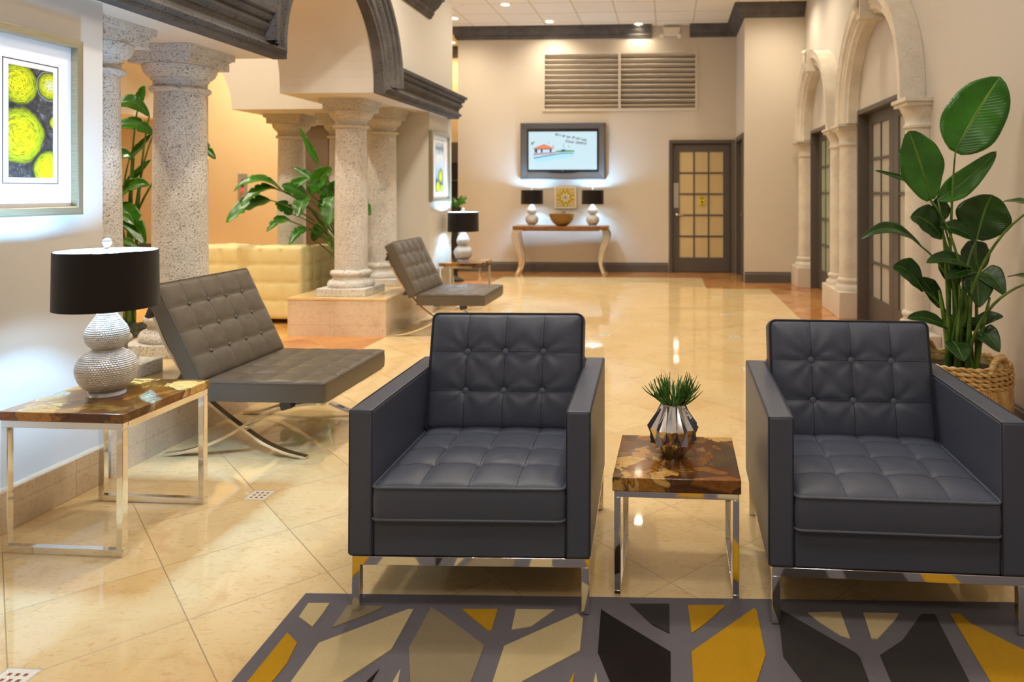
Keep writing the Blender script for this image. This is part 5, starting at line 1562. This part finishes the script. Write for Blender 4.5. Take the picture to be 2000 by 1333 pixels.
def text(s, size, loc, rot, mat, parent, name='lettering', shear=0.3, ext=0.0004):
    cu = bpy.data.curves.new(name, 'FONT'); cu.body = s; cu.size = size * 0.84; cu.space_character = 1.28; cu.extrude = ext; cu.align_x = 'CENTER'; cu.align_y = 'CENTER'; cu.shear = shear
    cu.offset = 0.0022
    ob = bpy.data.objects.new('tmp', cu); link(ob)
    dg = bpy.context.evaluated_depsgraph_get(); me = bpy.data.meshes.new_from_object(ob.evaluated_get(dg))
    bpy.data.objects.remove(ob)
    me.materials.clear(); me.materials.append(mat)
    o = bpy.data.objects.new(name, me); link(o, parent); o.location = loc; o.rotation_euler = rot
    return o
x, z = sp(672, 234); text('Need to Refresh,', 0.072, (x, -0.0775, z), (PI / 2, math.radians(11), 0), M_INK, SC)
x, z = sp(722, 290); text('Cool OFF??', 0.070, (x, -0.0775, z), (PI / 2, math.radians(9), 0), M_INK, SC)
MB().box(-0.012, 0.012, -0.0765, -0.075, -0.335, -0.326).build('maker_mark', M_NICKEL, t)
l = area('screen_glow', (-1.765, YB - 0.12, 2.04), 1.1, 0.6, 5, (0.8, 0.95, 1.0), (PI / 2, 0, 0)) 
l.rotation_euler = (-PI / 2, 0, 0)

# ------------------------------------------------------------------ console table, bowl and patterned tile picture
t = thing('console_table', 'console table with a teak slab top and curved mirror-chrome legs at the back wall', 'table', (-1.745, 11.73, 0), math.radians(0.5))
m = MB()
tp = [(-0.775, -0.19), (-0.5, -0.215), (0, -0.20), (0.4, -0.215), (0.775, -0.195), (0.785, 0.0), (0.77, 0.2), (-0.77, 0.2), (-0.785, 0.02)]
m.prism(tp, 0.735, 0.795); m.build('tabletop', M_WOOD2, t, bevel=0.006)
MB().box(-0.62, 0.62, -0.15, 0.15, 0.715, 0.735).build('under_frame', M_WOOD2, t)
def cabriole(sx, y0, y1):
    pts = [(0.735, 0.730), (0.755, 0.66), (0.745, 0.58), (0.72, 0.50), (0.695, 0.42), (0.675, 0.34), (0.665, 0.26), (0.665, 0.18), (0.685, 0.09), (0.72, 0.012)]
    wid = [0.10, 0.115, 0.115, 0.105, 0.095, 0.085, 0.075, 0.062, 0.055, 0.06]
    m = MB(); vs = []; fs = []
    # refine
    P = []
    for i in range(len(pts) - 1):
        p0, p1, p2, p3 = [Vector((pts[min(max(k, 0), len(pts) - 1)] + (wid[min(max(k, 0), len(wid) - 1)],))) for k in (i - 1, i, i + 1, i + 2)]
        for k in range(4):
            u = k / 4; P.append(0.5 * ((2 * p1) + (p2 - p0) * u + (2 * p0 - 5 * p1 + 4 * p2 - p3) * u * u + (3 * p1 - p0 - 3 * p2 + p3) * u ** 3))
    P.append(Vector(pts[-1] + (wid[-1],)))
    for p in P:
        a, b = p.x - p.z / 2 - 0.01, p.x + p.z / 2 - 0.01
        for (x, y) in ((a, y0), (b, y0), (b, y1), (a, y1)): vs.append((sx * x, y, p.y))
    for i in range(len(P) - 1):
        for k in range(4):
            k2 = (k + 1) % 4; fs.append((i * 4 + k, i * 4 + k2, i * 4 + 4 + k2, i * 4 + 4 + k))
    fs.append((0, 1, 2, 3)); q = (len(P) - 1) * 4; fs.append((q, q + 3, q + 2, q + 1))
    m.add(vs, fs)
    m.box(min(sx * 0.68, sx * 0.75), max(sx * 0.68, sx * 0.75), y0, y1, 0, 0.014)
    return m
for sx in (-1, 1):
    for (y0, y1) in ((-0.17, -0.115), (0.115, 0.17)):
        cabriole(sx, y0, y1).build('leg', M_CHROME, t, bevel=0.006)
t = thing('ribbed_bowl', 'brown ribbed oval bowl between the two console lamps', 'bowl', (-1.735, 11.68, 0.7955))
def rib(r, z, a): return r * (1 + 0.035 * math.sin(34 * a + z * 30))
MB().lathe([(0.07, 0.0), (0.085, 0.006), (0.13, 0.045), (0.175, 0.10), (0.198, 0.160), (0.205, 0.195), (0.197, 0.198), (0.188, 0.160), (0.165, 0.105), (0.12, 0.05), (0.05, 0.02), (0.002, 0.02)], seg=136, fn=rib, cap=False).lathe([(0.001, 0.0), (0.07, 0.0)], seg=40, cap=False).build('bowl_body', M_BASK2 and NT('ribbed_brown_wood', hexc('8A6424'), 0.4).m, t, smooth=60)
MB().tube([(-0.03, 0.19, 0.19), (-0.02, 0.20, 0.215), (0.02, 0.20, 0.222), (0.035, 0.19, 0.19)], 0.010, 8).build('handle', MATS['ribbed_brown_wood'], t, smooth=50)
MATS['ribbed_brown_wood'].diffuse_color = hexc('8A6424')

t = thing('patterned_canvas', 'small square canvas with a mustard floral tile pattern, above the bowl', 'picture', (-1.725, YB - 0.002, 1.255))
MB().box(-0.185, 0.185, -0.035, 0, -0.185, 0.185).build('canvas', M_WHITE, t, bevel=0.003)
m = MB().box(-0.158, 0.158, -0.037, -0.035, -0.158, 0.158)
m.build('mustard_field', NT('mustard_print', hexc('B9A022'), 0.6).m, t)
def petal(cx, cz, an, L, W, h0, mat, name):
    pts = []
    for k in range(16):
        u = 2 * PI * k / 16
        x = L / 2 * (1 - math.cos(u)); y = W / 2 * math.sin(u) * (0.6 + 0.4 * math.cos(u / 2))
        pts.append((cx + x * math.cos(an) - y * math.sin(an), cz + x * math.sin(an) + y * math.cos(an)))
    return pts
mw = MB(); mg = MB()
for k in range(8):
    an = k * PI / 4 + PI / 8
    mw.prism(petal(0.02 * math.cos(an), 0.02 * math.sin(an), an, 0.062, 0.046, 0, None, ''), 0.037, 0.0376, fn=lambda a, b, h: (a, -h, b))
for k in range(8):
    an = k * PI / 4
    mg.prism(petal(0.004 * math.cos(an), 0.004 * math.sin(an), an, 0.045, 0.018, 0, None, ''), 0.0377, 0.0381, fn=lambda a, b, h: (a, -h, b))
for sx in (-1, 1):
    for sz in (-1, 1):
        for (r, w0) in ((0.048, 0.012), (0.085, 0.010)):
            pts_o = []; a0 = math.atan2(-sz, -sx)
            ang = [a0 - 1.0 + 2.0 * k / 12 for k in range(13)]
            pp = [(sx * 0.150 + r * math.cos(q), sz * 0.150 + r * math.sin(q)) for q in ang] + [(sx * 0.150 + (r + w0) * math.cos(q), sz * 0.150 + (r + w0) * math.sin(q)) for q in reversed(ang)]
            mw.prism(pp, 0.037, 0.0376, fn=lambda a, b, h: (a, -h, b))
        mw.prism(petal(sx * 0.15, sz * 0.15, math.atan2(-sz, -sx), 0.04, 0.03, 0, None, ''), 0.037, 0.0376, fn=lambda a, b, h: (a, -h, b))
for (dx, dz) in ((1, 0), (-1, 0), (0, 1), (0, -1)):
    mw.prism(petal(dx * 0.105, dz * 0.105, math.atan2(dz, dx), 0.048, 0.03, 0, None, ''), 0.037, 0.0376, fn=lambda a, b, h: (a, -h, b))
mw.build('white_pattern', M_WHITE, t); mg.build('grey_pattern', NT('grey_print', hexc('8C8898'), 0.6).m, t)

# ------------------------------------------------------------------ cream tufted sofa behind the planter
t = thing('sofa', 'cream leather sofa quilted in squares, behind the near lounge chair', 'sofa', (-4.36, 7.10, 0))
SW = 0.64
def quilted(name, W, H, nx, ny, org, ux, uy, un, T=0.09):
    m, surf, nodes, top, seams = slab(W, H, T, nx, ny, r=0.03, crown=0.004, puff=0.014, dip=0.006, per=9, side=0.003, seed=nx * 7 + ny, wrinkle=0.0, edge=0.010)
    R = basis(org, ux, uy, un)
    o = xf(m, R).build(name, M_LEATHER_C, t, smooth=60)
    return o
MB().box(-SW + 0.06, SW - 0.06, 0.085, 0.20, 0.05, 0.79).build('back_core', M_LEATHER_C, t, bevel=0.02, seg=3)
quilted('back', 2 * SW, 0.74, 6, 4, (0, 0.09, 0.055 + 0.37), (1, 0, 0), (0, 0, 1), (0, -1, 0), 0.085)
quilted('top_panel', 2 * SW - 0.02, 0.24, 6, 1, (0, 0.12, 0.745), (1, 0, 0), (0, 1, 0), (0, 0, 1), 0.045)
quilted('arm', 0.74, 0.70, 4, 4, (SW - 0.11, 0.46, 0.055 + 0.36), (0, 1, 0), (0, 0, 1), (1, 0, 0), 0.09)
quilted('arm', 0.74, 0.70, 4, 4, (-SW + 0.11, 0.46, 0.055 + 0.36), (0, -1, 0), (0, 0, 1), (-1, 0, 0), 0.09)
MB().box(SW - 0.20, SW - 0.10, 0.22, 0.78, 0.055, 0.765).build('arm_core', M_LEATHER_C, t, bevel=0.02); MB().box(-SW + 0.10, -SW + 0.20, 0.22, 0.78, 0.055, 0.765).build('arm_core', M_LEATHER_C, t, bevel=0.02)
quilted('seat', 2 * SW - 0.42, 0.56, 4, 3, (0, 0.50, 0.26), (1, 0, 0), (0, 1, 0), (0, 0, 1), 0.16)
for sx in (-1, 1):
    for y in (0.05, 0.72): MB().box(sx * (SW - 0.09) - 0.03, sx * (SW - 0.09) + 0.03, y, y + 0.06, 0, 0.054).build('foot', M_BLACK, t)

# ------------------------------------------------------------------ elevator call panel, shell ornament, corridor plant
t = thing('elevator_call_panel', 'steel elevator call panel with round buttons on the beige wall', 'panel', (-6.10, ELY - 0.001, 1.405))
MB().box(-0.068, 0.068, -0.012, 0, -0.205, 0.205).build('faceplate', NT('satin_steel', hexc('A09890'), 0.5, 0.2).m, t, bevel=0.003)
def disc(z, r, mat, name):
    MB().lathe([(r, 0), (r, 0.006), (r * 0.8, 0.009)], seg=20, mat=Matrix.Translation((0, -0.012, z)) @ Matrix.Rotation(PI / 2, 4, 'X')).build(name, mat, t, smooth=40)
m = MB().prism([(-0.03, 0.075), (0.03, 0.075), (0, 0.135)], 0.0121, 0.016, fn=lambda a, b, h: (a, -h, b)); m.prism([(-0.03, 0.055), (0, 0.0), (0.03, 0.055)], 0.0121, 0.016, fn=lambda a, b, h: (a, -h, b)); m.build('arrow_marks', M_INK, t)
disc(-0.035, 0.022, M_REDLED, 'button'); disc(-0.10, 0.022, M_CHROME, 'button'); disc(-0.155, 0.012, M_INK, 'key_switch')
t = thing('shell_sconce', 'fan-shaped amber shell ornament above the elevator door', 'ornament', (-5.08, ELY - 0.001, 2.47))
pts = [(-0.02, -0.02)] + [(0.20 * math.cos(a) * (1.0 + 0.06 * (k % 2)), 0.22 * math.sin(a) * (1.0 + 0.06 * (k % 2))) for k, a in enumerate([0.1 + (PI - 0.2) * q / 14 for q in range(15)])]
MB().prism([(-0.22, 0.0), (0.22, 0.0)] + [(0.21 * math.cos(a), 0.24 * math.sin(a)) for a in [PI * q / 16 for q in range(1, 16)]], 0.0, 0.03, fn=lambda a, b, h: (a, -h, b)).build('shell', NT('amber_shell', hexc('B88A50'), 0.3).m, t)
m = MB()
for q in range(9):
    a = 0.15 + (PI - 0.3) * q / 8; m.tube([(0.02 * math.cos(a), -0.035, 0.01), (0.2 * math.cos(a), -0.034, 0.225 * math.sin(a))], 0.012, 6, radii=[0.004, 0.014])
m.build('rib', NT('pale_shell', hexc('E8D8B4'), 0.4).m, t)
MB().box(-0.28, 0.28, -0.06, 0.0, -0.06, -0.005).build('ledge', M_WHITE, t)

t = thing('black_plant_stand', 'black curvy plant stand half hidden past the end of the pier', 'stand', (-3.22, 10.72, 0))
MB().lathe([(0.13, 0), (0.13, 0.02), (0.05, 0.06), (0.035, 0.12), (0.06, 0.18), (0.085, 0.24), (0.06, 0.31), (0.03, 0.37), (0.028, 0.6), (0.05, 0.72), (0.035, 0.80), (0.03, 0.92), (0.09, 0.96), (0.13, 0.97), (0.13, 0.99)], seg=28).build('column', M_BLACK, t, smooth=50)
t = thing('small_fern', 'small green plant glimpsed above the middle lamp past the pier', 'plant', (-3.22, 10.72, 0.9905))
MB().lathe([(0.06, 0), (0.09, 0.10), (0.095, 0.13), (0.08, 0.13), (0.06, 0.09), (0.001, 0.09)], seg=24, cap=False).build('pot', M_BLACK, t, smooth=50)
rnd = random.Random(2)
for k in range(14):
    a = rnd.uniform(0, 2 * PI); r = rnd.uniform(0.08, 0.20); uv = []
    m = MB(); leaf_mesh(m, (0.02 * math.cos(a), 0.02 * math.sin(a), 0.11), (r * math.cos(a), r * math.sin(a), 0.18 + rnd.uniform(0, 0.16)), 0.07, 0.2, 0.03, (0.1, -0.7, 0.8), 0, rnd, uv)
    m.build('leaf', M_LEAF, t, smooth=80, fix=False, uvs=uv)

# ------------------------------------------------------------------ rug
def rug():
    m = MB(); mats = ['grey', 'cream', 'yellow', 'taupe', 'charcoal', 'black']
    c0, c1 = (-1.208, 2.335), (1.62, 2.436)
    d = Vector(c1) - Vector(c0); dn = d.normalized(); pn = Vector((dn.y, -dn.x))
    cs = [Vector(c0), Vector(c1), Vector(c1) + pn * 2.0, Vector(c0) + pn * 2.0]
    m.prism([tuple(c) for c in cs], 0.0004, 0.0095, 0)
    shapes = list(RUG_SHAPES)
    # the same pattern carries on towards the viewer
    extra = []
    for col, p in RUG_SHAPES:
        if max(q[1] for q in p) < 2.2 or col == 'taupe':
            continue
        extra.append(({'cream': 'taupe', 'yellow': 'cream', 'charcoal': 'yellow', 'black': 'cream'}[col], [(x + 0.13, y - 0.72) for x, y in p]))
    for col, p in shapes + extra:
        m.prism(p, 0.0060, 0.0125, mats.index(col))
        # soft sheared shoulder round each shape
    o = m.build('rug', [RUGM[k] for k in mats])
    return tag(o, 'grey rug with mustard, cream, taupe and black angular shapes under the armchairs', 'rug')
rug()
